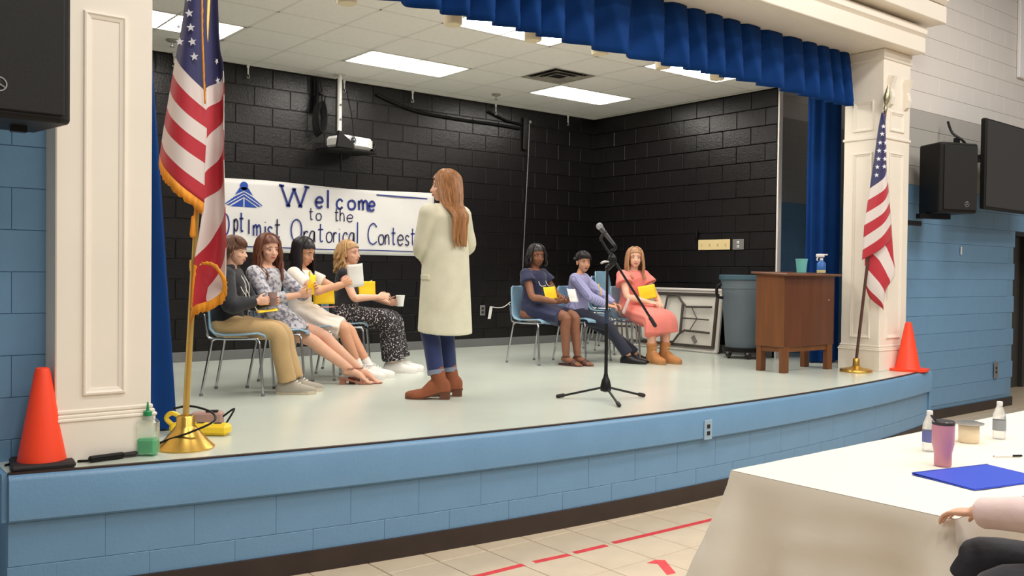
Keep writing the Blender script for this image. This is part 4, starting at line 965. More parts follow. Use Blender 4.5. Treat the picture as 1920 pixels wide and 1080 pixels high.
mb = MB(); mb.box((.02, 0, .0065), (.462, .292, .002), Matrix.Rotation(R(.8), 3, 'X')); mk('front_cover', mb, m_fo, t, False)
mb = MB(); mb.tube([(-.21, .152, .006), (.25, .152, .006)], .006, 8); mk('spine', mb, mat('dark_blue_card', (30, 52, 150), .45), t)
# ------------------------------------------------------------------ people
def skin(name, c): return mat(name, c, .5, var=.05, vscale=18, bump=.02, bscale=90, spec=.35)
m_eye = mat('eye_white', (176, 162, 154), .5); m_iris = mat('dark_iris', (48, 34, 26), .2)
def hairm(name, c): return mat(name, c, .42, var=.35, vscale=26, stretch=(3, 3, .25), spec=.4)
def cloth(name, c, **k): return mat(name, c, .8, var=k.pop('var', .07), vscale=k.pop('vscale', 7), bump=k.pop('bump', .25), bscale=k.pop('bscale', 30), sheen=.15)
def ik(a, b, l1, l2, pole):
    a, b = Vector(a), Vector(b); d = b-a; L = min(d.length, (l1+l2)*.999); d.normalize()
    x = (l1*l1-l2*l2+L*L)/(2*L); h = math.sqrt(max(l1*l1-x*x, 0)); p = Vector(pole); p = p-d*p.dot(d); p.normalize()
    return a+d*x+p*h, a+d*L
def hand(mb, wr, d, pn, curl, s, side, thumb=1.0):
    """palm, four unequal fingers with knuckle bends and a thumb from the side of the palm"""
    d = Vector(d).normalized(); pn = Vector(pn); pn = (pn-d*pn.dot(d)).normalized(); lat = d.cross(pn)*side
    wr = Vector(wr); rot = Matrix((lat, d, pn)).transposed()
    mb.ell(wr+d*.042*s, (.037*s, .052*s, .0145*s), rot, 14, 10)
    for k, (o, L) in enumerate(((-.030, .056), (-.0105, .068), (.0095, .073), (.029, .066))):
        p = wr+d*(.082-.004*abs(k-1.5))*s+lat*o*s; dd = (d+lat*o*3).normalized(); pts = [p-dd*.02*s, p]; ang = 0
        for f in (.45, .32, .23):
            ang += curl*(1.0+.1*(3-k)); q = dd*math.cos(ang)+pn*math.sin(ang); p = p+q*L*f*s; pts.append(p)
        mb.tube(pts, [.0085*s, .0082*s, .0075*s, .0068*s, .006*s], 8)
    p = wr+d*.022*s+lat*.028*s; q = (lat*.75+d*.65+pn*.35*thumb).normalized(); q2 = (lat*.3+d*.8+pn*.6*thumb).normalized()
    mb.tube([p-q*.01*s, p+q*.026*s, p+q*.026*s+q2*.026*s, p+q*.026*s+q2*.046*s], [.012*s, .0105*s, .009*s, .0072*s], 8)
class Person: pass
def person(label, loc, rz, s=1.0, skinm=None, lean=0, hip=(0, -.06, .53), head=(0, 0), arms=None, feet=None, sit=True, hs=1.0, headoff=(0, 0), barefoot=False, build=1.0, vox=.0048, shw=.152, curl=(.5, .5), palm=((0, 0, -1), (0, 0, -1)), hdir=(None, None), legk=1.0, knee_pole=((.15, 1, .9), (-.15, 1, .9)), elbow_pole=((1, -.4, -.8), (-1, -.4, -.8)), ankz=.085):
    P = Person(); P.root = thing('person', label, 'person', loc, rz); P.s = s; P.loc = Vector(loc); P.rz = rz
    O = Vector(hip); U = Vector((0, math.sin(lean), math.cos(lean))); F = Vector((0, math.cos(lean), -math.sin(lean))); X = Vector((1, 0, 0))
    P.O, P.U, P.F = O, U, F; b = build
    prof = [(-.09, .10, .085), (-.05, .140, .110), (.03, .150, .112), (.12, .132, .098), (.20, .125, .092), (.28, .138, .098), (.34, .150, .096), (.385, .150, .082), (.41, .115, .066), (.43, .066, .055)]
    def rings(inf, lo, hi, n=28, extra=None, ff=None):
        out = []
        hh = [lo+(hi-lo)*i/14 for i in range(15)]
        for h in hh:
            for i in range(len(prof)-1):
                if prof[i][0]-1e-6 <= h <= prof[i+1][0]+1e-6:
                    q = (h-prof[i][0])/(prof[i+1][0]-prof[i][0]); rx = prof[i][1]*(1-q)+prof[i+1][1]*q; ry = prof[i][2]*(1-q)+prof[i+1][2]*q; break
            rx = rx*s*b+inf; ry = ry*s*b+inf
            if extra: rx, ry = extra(h, rx, ry)
            out.append([O+U*h*s+X*rx*math.cos(a)+F*ry*math.sin(a)+(ff(h, a) if ff else Vector((0, 0, 0))) for a in [2*math.pi*i/n for i in range(n)]])
        return out
    P.rings = rings
    mb = MB(); mb.loft(rings(0, -.09, .43))
    P.sh = [O+U*.372*s+X*sg*shw*s*b for sg in (1, -1)]       # right (+x), left
    nb = O+U*.405*s; P.nb = nb
    hc = O+U*(.43*s+.115*hs+.02)+F*.022+X*headoff[0]+F*headoff[1]; P.hc = hc
    # head frame
    yaw, pit = head; Rm = Matrix.Rotation(yaw, 3, 'Z') @ Matrix.Rotation(-pit, 3, 'X'); P.Rm = Rm
    def hp(x, y, z): return hc+Rm @ (Vector((x, y, z))*hs)
    P.hp = hp
    def E(c, r, n=16): mb.ell(hp(*c), tuple(q*hs for q in r), Rm, n, 12)
    mb.tube([nb-U*.04, nb+U*.02, hp(0, -.02, -.075), hp(0, -.015, -.04)], [.06*s, .047*s, .043*s, .042*s], 14)
    E((0, -.012, .03), (.072, .090, .078)); E((0, .026, -.03), (.057, .060, .074)); E((0, .050, -.082), (.026, .026, .022)); E((0, .020, -.066), (.044, .046, .030))
    for sg in (1, -1):
        E((sg*.030, .058, .019), (.024, .014, .008)); E((sg*.034, .054, -.028), (.021, .022, .019)); E((sg*.071, -.006, -.008), (.009, .020, .030)); mb.tube([hp(sg*.075, -.018, .014), hp(sg*.080, -.012, .0), hp(sg*.076, -.004, -.03)], .006*hs, 6)
        E((sg*.0095, .090, -.031), (.0075, .009, .006))
    mb.tube([hp(0, .074, .012), hp(0, .086, -.012), hp(0, .096, -.028)], [.008*hs, .0095*hs, .0115*hs], 10)
    E((0, .078, -.050), (.020, .012, .012)); E((0, .072, -.066), (.019, .014, .009))
    # arms
    P.el = []; P.wr = []
    for i, sg in enumerate((1, -1)):
        e, w_ = ik(P.sh[i], arms[i], .262*s, .235*s, elbow_pole[i]); P.el.append(e); P.wr.append(w_)
        S_ = P.sh[i]
        mb.ell(S_, .05*s*b); mb.tube([S_, S_.lerp(e, .5), e, e.lerp(w_, .3), w_], [.046*s*b, .040*s*b, .034*s, .035*s, .0235*s], 14, smooth=4)
        d = Vector(hdir[i]) if hdir[i] else (w_-e); hand(mb, w_, d, palm[i], curl[i], s*.95, sg)
    # legs
    P.kn = []; P.an = []; P.fy = []
    for i, sg in enumerate((1, -1)):
        hj = O+Vector((sg*.082*s*b, 0, -.02)); fx, fyy, fa = feet[i]
        k, a = ik(hj, (fx, fyy, ankz), .415*s*legk, .405*s*legk, knee_pole[i]); P.kn.append(k); P.an.append(a); P.fy.append(fa)
        mb.tube([hj, hj.lerp(k, .5), k, k.lerp(a, .3), k.lerp(a, .65), a], [.088*s*b, .072*s*b, .053*s, .052*s, .043*s, .033*s], 16, smooth=4)
        fd = Vector((math.sin(fa), math.cos(fa), 0)); fl = .155*s
        if barefoot: mb.tube([a+Vector((0, 0, -.02))-fd*.03, a+fd*.06+Vector((0, 0, -.035)), Vector((a.x, a.y, .026))+fd*fl*.9, Vector((a.x, a.y, .016))+fd*(fl+.015)], [(.03*s, .028*s), (.030*s, .034*s), (.017, .040*s), (.011, .032*s)], 12, up=(0, 0, 1), smooth=3)
        if barefoot:
            for q in range(5): p = Vector((a.x, a.y, .013))+fd*(fl+.01-.006*abs(q-1))+Vector((fd.y, -fd.x, 0))*(q-2)*.0155*s*(-sg); mb.tube([p-fd*.02, p+fd*.018], .0085*s, 6)
    me = remesh(mb, vox, 3)
    P.body = mk('body', me, skinm, P.root)
    # eyes, brows, lips
    for sg in (1, -1):
        b2 = MB(); b2.ell(hp(sg*.0295, .0735, .004), (.0115*hs, .0055*hs, .0046*hs), Rm, 10, 8); e = mk('eye', b2, m_eye, P.root)
        b2 = MB(); b2.ell(hp(sg*.0285, .0775, .004), (.0052*hs, .0032*hs, .0055*hs), Rm, 10, 8); mk('iris', b2, m_iris, e)
    return P
def face_extra(P, brow, lip, smile=.0):
    for sg in (1, -1):
        b2 = MB(); b2.tube([P.hp(sg*.014, .078, .022), P.hp(sg*.030, .0785, .0275), P.hp(sg*.045, .067, .022)], [.0026, .003, .002], 6, smooth=3); mk('eyebrow', b2, brow, P.root)
    b2 = MB(); b2.tube([P.hp(-.021, .0815, -.056+smile), P.hp(-.008, .0905, -.0545), P.hp(0, .0915, -.0555), P.hp(.008, .0905, -.0545), P.hp(.021, .0815, -.056+smile)], [.0015, .0038, .0035, .0038, .0015], 6, smooth=3)
    b2.tube([P.hp(-.019, .0815, -.058+smile), P.hp(0, .089, -.0635), P.hp(.019, .0815, -.058+smile)], [.0015, .0048, .0015], 6, smooth=4); mk('lips', b2, lip, P.root)
def hair(P, m, length=.30, az=(55, 305), n=46, wave=.0, part=0, fringe=0, back_only=False, seed=1, thick=.012, vol=1.0, gather=None, front_fall=False, end_taper=.35, hairline=.062, torso=(.165, .115)):
    """cap following the skull plus many tapered locks"""
    rnd = random.Random(seed); mb = MB(); hp = P.hp
    rx, ry, rz_ = .0795*vol, .0985*vol, .0865*vol; c = (0, -.016, .032)
    n1, m1 = 36, 22; vs = []; keep = []
    for i in range(m1+1):
        th = math.pi*i/m1*.78+.0001
        for j in range(n1):
            a = 2*math.pi*j/n1; bump = 1+.012*math.sin(a*9+th*3)
            vs.append(hp(c[0]+rx*bump*math.sin(th)*math.sin(a), c[1]+ry*bump*math.sin(th)*math.cos(a), c[2]+rz_*math.cos(th)*bump))
    fs = []
    for i in range(m1):
        for j in range(n1):
            k = (j+1) % n1; a = 2*math.pi*(j+.5)/n1; th = math.pi*(i+.5)/m1*.78
            y = c[1]+ry*math.sin(th)*math.cos(a); z = c[2]+rz_*math.cos(th)
            if y > .012 and z < hairline-fringe*.03-.9*max(0, abs(math.sin(a))-.45)*.05 and not (abs(math.sin(a)) > .93): continue
            if z < -.045 and y > -.02: continue
            fs.append((i*n1+j, i*n1+k, (i+1)*n1+k, (i+1)*n1+j))
    mb.add(vs, fs)
    for q in range(n):
        a = R(az[0]+(az[1]-az[0])*(q+rnd.random()*.6)/n); sa, ca = math.sin(a), math.cos(a)
        pts, rad = [], []; inf = 1.02+.05*rnd.random()
        for th in (18, 40, 62, 84):
            t_ = R(th); pp = (c[0]+rx*inf*math.sin(t_)*sa+part*.02*(1-th/90), c[1]+ry*inf*math.sin(t_)*ca, c[2]+rz_*inf*math.cos(t_)); pts.append(hp(*pp)); rad.append(thick*(.5+.5*th/84))
        L = length*(.82+.3*rnd.random())
        base = pts[-1]; out = Vector((base.x-P.hc.x, base.y-P.hc.y, 0)); out.normalize()
        ph = rnd.random()*6; ns = 7; fall = Vector((0, 0, -1))
        for k in range(1, ns+1):
            f = k/ns; p = base+fall*L*f+out*(.012*math.sin(f*3)+.01*f)*vol+Vector((math.sin(ph+f*9), math.cos(ph*1.3+f*8), 0))*wave*(.4+f)
            if gather: gp = Vector(gather); p = p.lerp(Vector((gp.x+(p.x-gp.x)*.42, gp.y+(p.y-gp.y)*.3, p.z)), min(1, f*1.5)*.85)
            # keep outside the torso
            rel = p-P.O; h = rel.dot(P.U)/P.s
            if .0 < h < .46:
                cx = P.O+P.U*h*P.s; dd = p-cx; hx, hy = dd.x, dd.dot(P.F); g = .20 if h > .39 else 1
                RX, RY = torso; e2 = (hx/RX/P.s)**2+(hy/RY/P.s)**2
                if h > .36: lim = max(0, 1-(h-.36)/.085)
                else: lim = 1
                if e2 < lim and e2 > 1e-6:
                    if hy < 0 or not front_fall: ny = -math.sqrt(max(0, lim-(hx/RX/P.s)**2))*RY*P.s if (hx/RX/P.s)**2 < lim else hy; p = p+P.F*(ny-hy)
                    else: ny = math.sqrt(max(0, lim-(hx/RX/P.s)**2))*RY*P.s if (hx/RX/P.s)**2 < lim else hy; p = p+P.F*(ny-hy)
            pts.append(p); rad.append(thick*(1-(1-end_taper)*f))
        rad = [(r*1.25, r*.75) for r in rad]
        mb.tube(pts, rad, 6, smooth=2)
    if fringe:
        for q in range(16):
            a = R(-62+124*(q+rnd.random()*.5)/16); sa, ca = math.sin(a), math.cos(a); pts = []
            for th in (8, 30, 50, 66, 76+fringe*8*rnd.random()): t_ = R(th); pts.append(hp(c[0]+rx*1.03*math.sin(t_)*sa+.012*math.sin(th*.05), c[1]+ry*1.03*math.sin(t_)*ca+.002, c[2]+rz_*1.03*math.cos(t_)))
            mb.tube(pts, [.010, .012, .012, .010, .003], 6, smooth=2)
    return mk('hair', mb, m, P.root)
def garment(P, name, m, mb, vox=.009, it=4):
    return mk(name, remesh(mb, vox, it), m, P.root)
def wrinkle(amp, f=14): return lambda h, a: Vector((math.cos(a), math.sin(a), 0))*amp*math.sin(h*f*6+a*3)*math.sin(a*5+h*20)
def top(P, m, name='shirt', lo=-.06, hi=.425, inf=.012, sleeve=.45, slr=(.062, .058), extra=None, it=4, cuff=True):
    mb = MB(); mb.loft(P.rings(inf, lo, hi, extra=extra, ff=wrinkle(.003)))
    s = P.s
    for i in range(2):
        S_, e, w_ = P.sh[i], P.el[i], P.wr[i]
        mb.ell(S_, (.05*s+inf)*1.02)
        if sleeve <= 0: continue
        if sleeve < 1:
            q = S_.lerp(e, sleeve); mb.tube([S_, S_.lerp(q, .5), q], [.046*s+inf, slr[0]*s, slr[1]*s], 16, cap='flat')
        else:
            k = sleeve-1; q = e.lerp(w_, k); mb.tube([S_, S_.lerp(e, .5), e, e.lerp(q, .45), q], [.047*s+inf, .043*s+inf, .037*s+inf*1.2, .037*s+inf, slr[1]*s], 16, cap='flat', smooth=4)
            if cuff: mb.tube([q-(q-e).normalized()*.02, q], [slr[1]*s+.004]*2, 14, cap='flat')
    return garment(P, name, m, mb, it=it)
def trousers(P, m, rads=(.098, .08, .066, .064, .062), to=.94, hi=.10, it=4):
    mb = MB(); mb.loft(P.rings(.010, -.09, hi)); s = P.s
    for i, sg in enumerate((1, -1)):
        hj = P.O+Vector((sg*.082*s, 0, -.02)); k, a = P.kn[i], P.an[i]
        mb.tube([hj, hj.lerp(k, .5), k, k.lerp(a, .4), k.lerp(a, to)], [r*s for r in rads], 18, cap='flat', smooth=5)
        mb.ell(hj, rads[0]*s)
    return garment(P, 'trousers', m, mb, it=it)
def skirt(P, m, name='skirt', y1=.40, drop=.05, hw=(.165, .185, .19, .20), hh=(.12, .115, .10, .09), hi=.13, ripple=.008, nf=9, hang=0, it=4):
    """seated skirt: from the waist over the thighs to a hem at the knees"""
    s = P.s; km = (P.kn[0]+P.kn[1])/2; hd = (km-P.O); hd.z = 0; hd.normalize(); side = Vector((hd.y, -hd.x, 0))
    path = [(P.O+P.U*hi*s, hw[0]*.82, hh[0]*.85), (P.O+P.U*.04*s, hw[0], hh[0]), (P.O+hd*.10+Vector((0, 0, .01)), hw[1], hh[1]*1.05), (P.O.lerp(km, .6)+Vector((0, 0, -.005)), hw[2], hh[2]), (P.O.lerp(km, y1/.42)+Vector((0, 0, -.012)), hw[3], hh[3])]
    if drop: path.append((km+hd*.045+Vector((0, 0, -.02-drop*.4)), hw[3]*1.02, hh[3])); path.append((km+hd*.05+Vector((0, 0, -.03-drop)), hw[3]*1.04, hh[3]*.9))
    pts, rad = catmull([p[0] for p in path], [(p[1], p[2]) for p in path], 5)
    rings = []; up = Vector((0, 0, 1))
    for i, p in enumerate(pts):
        t_ = (pts[min(i+1, len(pts)-1)]-pts[max(i-1, 0)]).normalized(); n_ = side.cross(t_).normalized()
        if (i == 0 and n_.dot(hd) < 0) or (i and n_.dot(pn_) < 0): n_ = -n_
        pn_ = n_.copy()
        q = i/(len(pts)-1); ring = []
        for j in range(40):
            a = 2*math.pi*j/40; f = 1+ripple*8*q*math.sin(a*nf)
            v = side*math.cos(a)*rad[i][0]*s*f+n_*math.sin(a)*rad[i][1]*s*f
            if math.sin(a) < 0 and hang: v += Vector((0, 0, -1))*hang*q*abs(math.sin(a))*(.6+.4*math.cos(a))
            ring.append(p+v)
        rings.append(ring)
    mb = MB(); mb.loft(rings)
    return garment(P, name, m, mb, it=it)
def shoe(P, i, kind, mu, ms, mo=None):
    a, fa, s = P.an[i], P.fy[i], P.s; fd = Vector((math.sin(fa), math.cos(fa), 0)); sd = Vector((fd.y, -fd.x, 0)); b0 = Vector((a.x, a.y, 0))
    def f(x, y, z): return b0+sd*x*s+fd*y*s+Vector((0, 0, z))
    heel = .045 if kind in ('heel_boot', 'sandal_heel') else 0
    def zf(y): return heel*max(0, min(1, (.09-y)/.12)) if heel else 0
    ol = [(-.028, -.075), (0, -.085), (.028, -.075), (.036, -.03), (.036, .03), (.045, .10), (.042, .15), (.024, .188), (-.004, .196), (-.03, .182), (-.042, .14), (-.043, .09), (-.035, .03), (-.036, -.03)]
    name = {'sneaker': 'sneaker', 'boot': 'boot', 'heel_boot': 'ankle_boot', 'dress': 'dress_shoe', 'sandal_heel': 'sandal', 'sandal': 'sandal'}[kind]
    th = {'sneaker': .028, 'boot': .030, 'heel_boot': .016, 'dress': .018, 'sandal_heel': .012, 'sandal': .018}[kind]
    fat = 1.0 if 'sandal' in kind else 1.12
    sb = MB(); n = len(ol); vs = [f(x*fat, y*fat, zf(y)*1.0+.001) for x, y in ol]+[f(x*fat, y*fat, zf(y)+th) for x, y in ol]
    sb.add(vs, [tuple(range(n))[::-1], tuple(range(n, 2*n))]+[(k, (k+1) % n, n+(k+1) % n, n+k) for k in range(n)])
    if 'sandal' in kind:
        so = mk(name, sb, ms, P.root, False)
        if heel:
            b = MB(); b.loft([[f(x, y, z) for x, y in ((-.026, -.075), (.026, -.075), (.024, -.025), (-.024, -.025))] for z in (0.001, zf(-.06))]); mk('heel', b, ms, so, False)
        b = MB()
        for y, h in ((.125, .030), (.10, .040)): b.tube([f(-.042, y, th+zf(y)), f(-.03, y, h+zf(y)+.012), f(0, y+.006, h+zf(y)+.022), f(.03, y, h+zf(y)+.012), f(.042, y, th+zf(y))], [(.003, .012)]*5, 8, up=(0, 0, 1), smooth=3)
        b.tube([a+sd*.036*s*math.cos(q*.5236)+fd*(.036*s*math.sin(q*.5236))+Vector((0, 0, .005)) for q in range(13)], .0055, 6); mk('strap', b, mu, so)
        return
    rr = [(-.082, .020, .045), (-.07, .033, .075), (-.035, .040, .092), (.01, .041, .094), (.05, .042, .078), (.095, .046, .058), (.14, .043, .048), (.175, .03, .038), (.195, .012, .026)]
    if kind in ('boot', 'heel_boot'): rr = [(y, x*1.06, h+(.03 if -.05 < y < .07 else .008)) for y, x, h in rr]
    if kind == 'dress': rr = [(y, x*.95, h*.86) for y, x, h in rr]
    ub = MB(); rings = []
    for y, hw_, h in rr:
        z0 = zf(y)+th*.7; ring = []
        for q in range(14):
            an = math.pi*q/13; ring.append(f(hw_*fat*math.cos(an)*(1 if 0 < q < 13 else 1.0), y*fat, z0+h*max(0, math.sin(an))**.75))
        rings.append(ring)
    ub.loft(rings)
    if kind in ('boot', 'heel_boot'):
        sh_h = .17 if kind == 'boot' else .15
        ub.tube([f(0, -.015, th+heel+.03), f(0, -.012, th+heel+.09), a.lerp(P.kn[i], (sh_h-.04)/.4)], [.05*s, .05*s, .056*s], 16, cap='flat', smooth=4)
        me = remesh(ub, .006, 3); up_ = mk(name, me, mu, P.root)
    else: up_ = mk(name, ub, mu, P.root)
    mk('sole', sb, ms, up_, False)
    if kind == 'heel_boot':
        b = MB(); b.loft([[f(x, y, z) for x, y in ((-.034, -.088), (.034, -.088), (.036, -.02), (-.036, -.02))] for z in (.001, zf(-.07)+.012)]); mk('heel', b, ms, up_, False)
    if kind in ('sneaker', 'boot'):
        b = MB()
        for k in range(5 if kind == 'boot' else 4):
            y = .085-.022*k; z = th+.056+.013*k
            if kind == 'boot' and k > 2: y = .035-.0*k; z = th+.07+.03*(k-2)
            for sg in (1, -1): b.tube([f(sg*.02, y, z-.004), f(0, y+.008, z+.008), f(-sg*.018, y+.014, z-.002)], .003, 5)
        b.tube([f(.02, .03, th+.09), f(.03, .045, th+.095), f(.012, .04, th+.1)], .003, 5); mk('laces', b, mo or m_wht, up_)
    if kind == 'sneaker':
        b = MB(); b.tube([f(.036*math.cos(q*.5236), -.012+.042*math.sin(q*.5236), .098+th*.5) for q in range(13)], .009, 8); mk('collar', b, mu, up_)
def Wp(P, p): return Matrix.Translation(P.loc) @ (Matrix.Rotation(P.rz, 4, 'Z') @ Vector(p))
def sheet(name, label, cat, P, c, ux, uy, w_, h_, m, group=None, curl=.01, n=8, extra=None):
    """a thin slightly bent sheet centred at c (person space) spanned by ux, uy"""
    ux = Vector(ux).normalized(); uy = Vector(uy); uy = (uy-ux*uy.dot(ux)).normalized(); nn = ux.cross(uy)
    t = thing(name, label, cat, Wp(P, c), P.rz, group)
    mb = MB(); mb.loft([[ux*w_*(i/n-.5)+uy*h_*(j/n-.5)+nn*curl*math.sin(i/n*math.pi)*(1+.3*math.sin(j)) for i in range(n+1)] for j in range(n+1)], closed=False, cap=False)
    mk('sheet', mb, m, t, solid=.0022)
    if extra: extra(t, ux, uy, nn)
    return t
def lanyard(P, c, m=None, up=.08, wd=.0035):
    """cord from the neck down to the top edge of the card"""
    def ex(t, ux, uy, nn):
        b = MB(); inv = Vector(c); dst = uy*up
        for sg in (1, -1):
            b.tube([P.nb+Vector((sg*.045, -.045, .03))-inv, P.nb+Vector((sg*.062, .05, .0))-inv, P.O+P.U*.27*P.s+P.F*.118*P.s+Vector((sg*.07, 0, 0))-inv, dst+ux*sg*.05], wd, 6, smooth=4)
        mk('cord', b, m or m_wht, t)
    return ex
m_ycard = mat('yellow_card', (248, 206, 30), .6); m_wpap = mat('white_paper', (236, 234, 230), .65)
# ------------------------------------------------------------------ the seven seated children
sk_fair = skin('fair_skin', (226, 176, 150)); sk_tan = skin('tan_skin', (214, 160, 128)); sk_brown = skin('brown_skin', (134, 88, 66)); sk_olive = skin('olive_skin', (200, 148, 118))
h_brown = hairm('brown_hair', (92, 58, 40)); h_auburn = hairm('auburn_hair', (104, 60, 42)); h_black = hairm('black_hair', (30, 24, 26)); h_blond = hairm('blonde_hair', (184, 146, 98)); h_lbrown = hairm('light_brown_hair', (160, 112, 72)); h_dblond = hairm('dark_blonde_hair', (170, 126, 90))
lip_p = mat('pink_lips', (190, 106, 100), .45); lip_d = mat('dark_lips', (116, 66, 60), .45)
def pattern(name, c1, c2, scale, lo, hi, kind='noise'):
    m = mat(name, c1, .8); nt = m.node_tree; b = nt.nodes['Principled BSDF']; tc = nt.nodes.new('ShaderNodeTexCoord')
    n = nt.nodes.new('ShaderNodeTexNoise' if kind == 'noise' else 'ShaderNodeTexVoronoi'); n.inputs['Scale'].default_value = scale; nt.links.new(tc.outputs['Object'], n.inputs['Vector'])
    rp = nt.nodes.new('ShaderNodeValToRGB'); rp.color_ramp.elements[0].position = lo; rp.color_ramp.elements[1].position = hi; rp.color_ramp.elements[0].color = rgb(*c1); rp.color_ramp.elements[1].color = rgb(*c2)
    nt.links.new(n.outputs[0], rp.inputs[0]); nt.links.new(rp.outputs[0], b.inputs['Base Color']); return m
def at(c): return c[0]
# 1 boy in black jacket
P = person('person in black hooded jacket and khaki trousers seated beside the large flag', CH[0][0], RZL, .97, sk_fair, lean=.08, hip=(0, -.11, .535), head=(-.15, .12), arms=((.10, .14, .70), (-.05, .20, .70)), feet=((.085, .375, .05), (-.085, .40, -.05)), curl=(.7, .7), palm=((-1, .2, 0), (1, .2, 0)), hdir=((-.2, .9, .1), (.2, .9, .1)), hs=.96)
face_extra(P, h_brown, lip_p)
hair(P, h_brown, .06, (70, 290), 40, seed=2, fringe=1, thick=.011)
m_jack = cloth('black_jacket', (24, 24, 32)); j = top(P, m_jack, 'jacket', -.085, .43, .022, 1.93, (.05, .040))
b = MB(); b.tube([P.nb+Vector((.075*math.cos(q*math.pi/8-.4), -.01-.085*math.sin(q*math.pi/8), .02-.02*math.sin(q*math.pi/8))) for q in range(-1, 10)], .026, 10, smooth=2); mk('hood', b, m_jack, P.root)
b = MB(); b.tube([P.nb+Vector((.05, .075, -.01)), P.O+P.U*.30+P.F*.135+Vector((.05, 0, 0)), P.O+P.U*.20+P.F*.14+Vector((.055, 0, 0))], .0035, 6, smooth=4); b.tube([P.nb+Vector((-.05, .075, -.01)), P.O+P.U*.30+P.F*.135+Vector((-.05, 0, 0)), P.O+P.U*.22+P.F*.14+Vector((-.055, 0, 0))], .0035, 6, smooth=4); mk('drawstring', b, m_wht, P.root)
trousers(P, cloth('khaki_cotton', (192, 160, 112)), (.10, .086, .072, .070, .072), .97)
m_gs = mat('grey_suede', (168, 160, 146), .8); m_so = mat('offwhite_sole', (214, 200, 176), .6)
for i in (0, 1): shoe(P, i, 'sneaker', m_gs, m_so)
c = (.03, .20, .625); sheet('name_card', 'yellow name card resting on the khaki trousers', 'card', P, c, (.9, .3, 0), (-.2, .95, .12), .20, .15, m_ycard, 'yellow name cards', extra=lanyard(P, c, up=-.06))
t = thing('drink_cup', 'clear plastic cup held by the person in the black jacket', 'cup', Wp(P, (.035, .245, .665)), P.rz)
b = MB(); b.lathe([(.028, 0), (.036, .105), (.034, .105), (.026, .004), (.001, .004)], 20); mk('cup_wall', b, mat('smoky_clear', (196, 170, 168), .15, trans=.5, alpha=.75), t)
b = MB(); b.lathe([(.027, .006), (.032, .06)], 20); mk('drink', b, mat('dark_drink', (110, 74, 70), .2), t)
# 2 girl in grey floral dress
rz2 = RZL-R(26)
P = person('person in grey patterned mini dress and tan heeled sandals holding a yellow booklet', (CH[1][0][0], CH[1][0][1], ZS), rz2, 1.02, sk_fair, lean=.02, hip=(.06, -.13, .535), head=(-.42, .12), arms=((.05, .19, .74), (-.08, .22, .79)), feet=((-.28, .46, -.50), (-.36, .50, -.42)), knee_pole=((-.3, 1, .9), (-.5, 1, .9)), curl=(.6, .6), palm=((-1, .1, .2), (1, 0, -.2)), hdir=((-.4, .9, .2), (.2, .8, .3)), barefoot=True, ankz=.125)
face_extra(P, h_brown, lip_p, .003)
hair(P, h_auburn, .27, (66, 294), 56, wave=.012, seed=4, thick=.014, front_fall=True, vol=1.04)
m_flor = pattern('grey_floral', (192, 190, 196), (112, 112, 128), 34, .46, .60)
top(P, m_flor, 'dress_bodice', -.088, .415, .012, 1.55, (.06, .05)); skirt(P, m_flor, 'dress_skirt', .27, 0, (.165, .18, .185, .19), (.125, .115, .105, .10), ripple=.006)
m_san = mat('tan_leather', (160, 104, 84), .5)
for i in (0, 1): shoe(P, i, 'sandal_heel', m_san, m_san)
c = (.0, .285, .84); sheet('yellow_booklet', 'crumpled yellow booklet in the hands of the person in grey', 'booklet', P, c, (.75, .1, .3), (-.3, -.1, .9), .11, .17, m_ycard, None, .03)
c = (-.22, .30, .637); sheet('program_sheet', 'folded program lying on the bare knees of the person in grey', 'paper', P, c, (.9, .3, 0), (-.3, .9, .03), .17, .12, mat('red_edge_paper', (176, 120, 112), .6), None, .004)
# 3 girl in white dress
P = person('person in white dress and white socks seated reading a white paper', CH[2][0], RZL-R(12), 1.0, sk_tan, lean=.08, hip=(0.02, -.14, .535), head=(-.25, .38), arms=((.08, .28, .82), (-.06, .32, .84)), feet=((-.01, .42, -.15), (-.15, .47, -.25)), knee_pole=((-.1, 1, .9), (-.3, 1, .9)), curl=(.8, .8), palm=((-1, .1, .1), (1, .1, .1)), hdir=((-.2, .8, .4), (.1, .8, .4)))
face_extra(P, h_black, lip_p)
hair(P, h_black, .30, (72, 288), 56, wave=.004, seed=6, thick=.014, front_fall=True, vol=1.04)
b = MB(); hq = P.hp(0, -.085, .09)
for sg in (1, -1): b.ell(hq+Vector((sg*.03, 0, .005)), (.032, .014, .020), Matrix.Rotation(sg*.4, 3, 'Y'))
b.ell(hq, .013); mk('hair_bow', b, mat('black_satin', (28, 26, 34), .4), P.root)
m_wd = cloth('white_dress_cloth', (238, 228, 216)); top(P, m_wd, 'dress_bodice', -.088, .415, .013, .60, (.060, .063)); skirt(P, m_wd, 'dress_skirt', .40, .0, (.17, .185, .19, .195), (.125, .115, .10, .095), ripple=.006)
m_ws = mat('white_leather', (236, 232, 226), .55)
for i in (0, 1):
    shoe(P, i, 'sneaker', m_ws, m_ws); a, k = P.an[i], P.kn[i]; b = MB(); b.tube([a, a.lerp(k, .22)], [.040, .043], 14, cap='flat'); mk('sock', b, cloth('white_sock', (236, 232, 228)), P.root)
c = (.02, .385, .90); sheet('reading_paper', 'white paper held up by the person in the white dress', 'paper', P, c, (-.45, .65, .1), (-.1, .35, .85), .14, .20, m_wpap, None, .012)
c = (.10, .13, .73); sheet('name_card', 'yellow name card on the lap of the person in white', 'card', P, c, (-.62, .78, 0), (-.05, -.15, .9), .19, .16, m_ycard, 'yellow name cards', extra=lanyard(P, c))
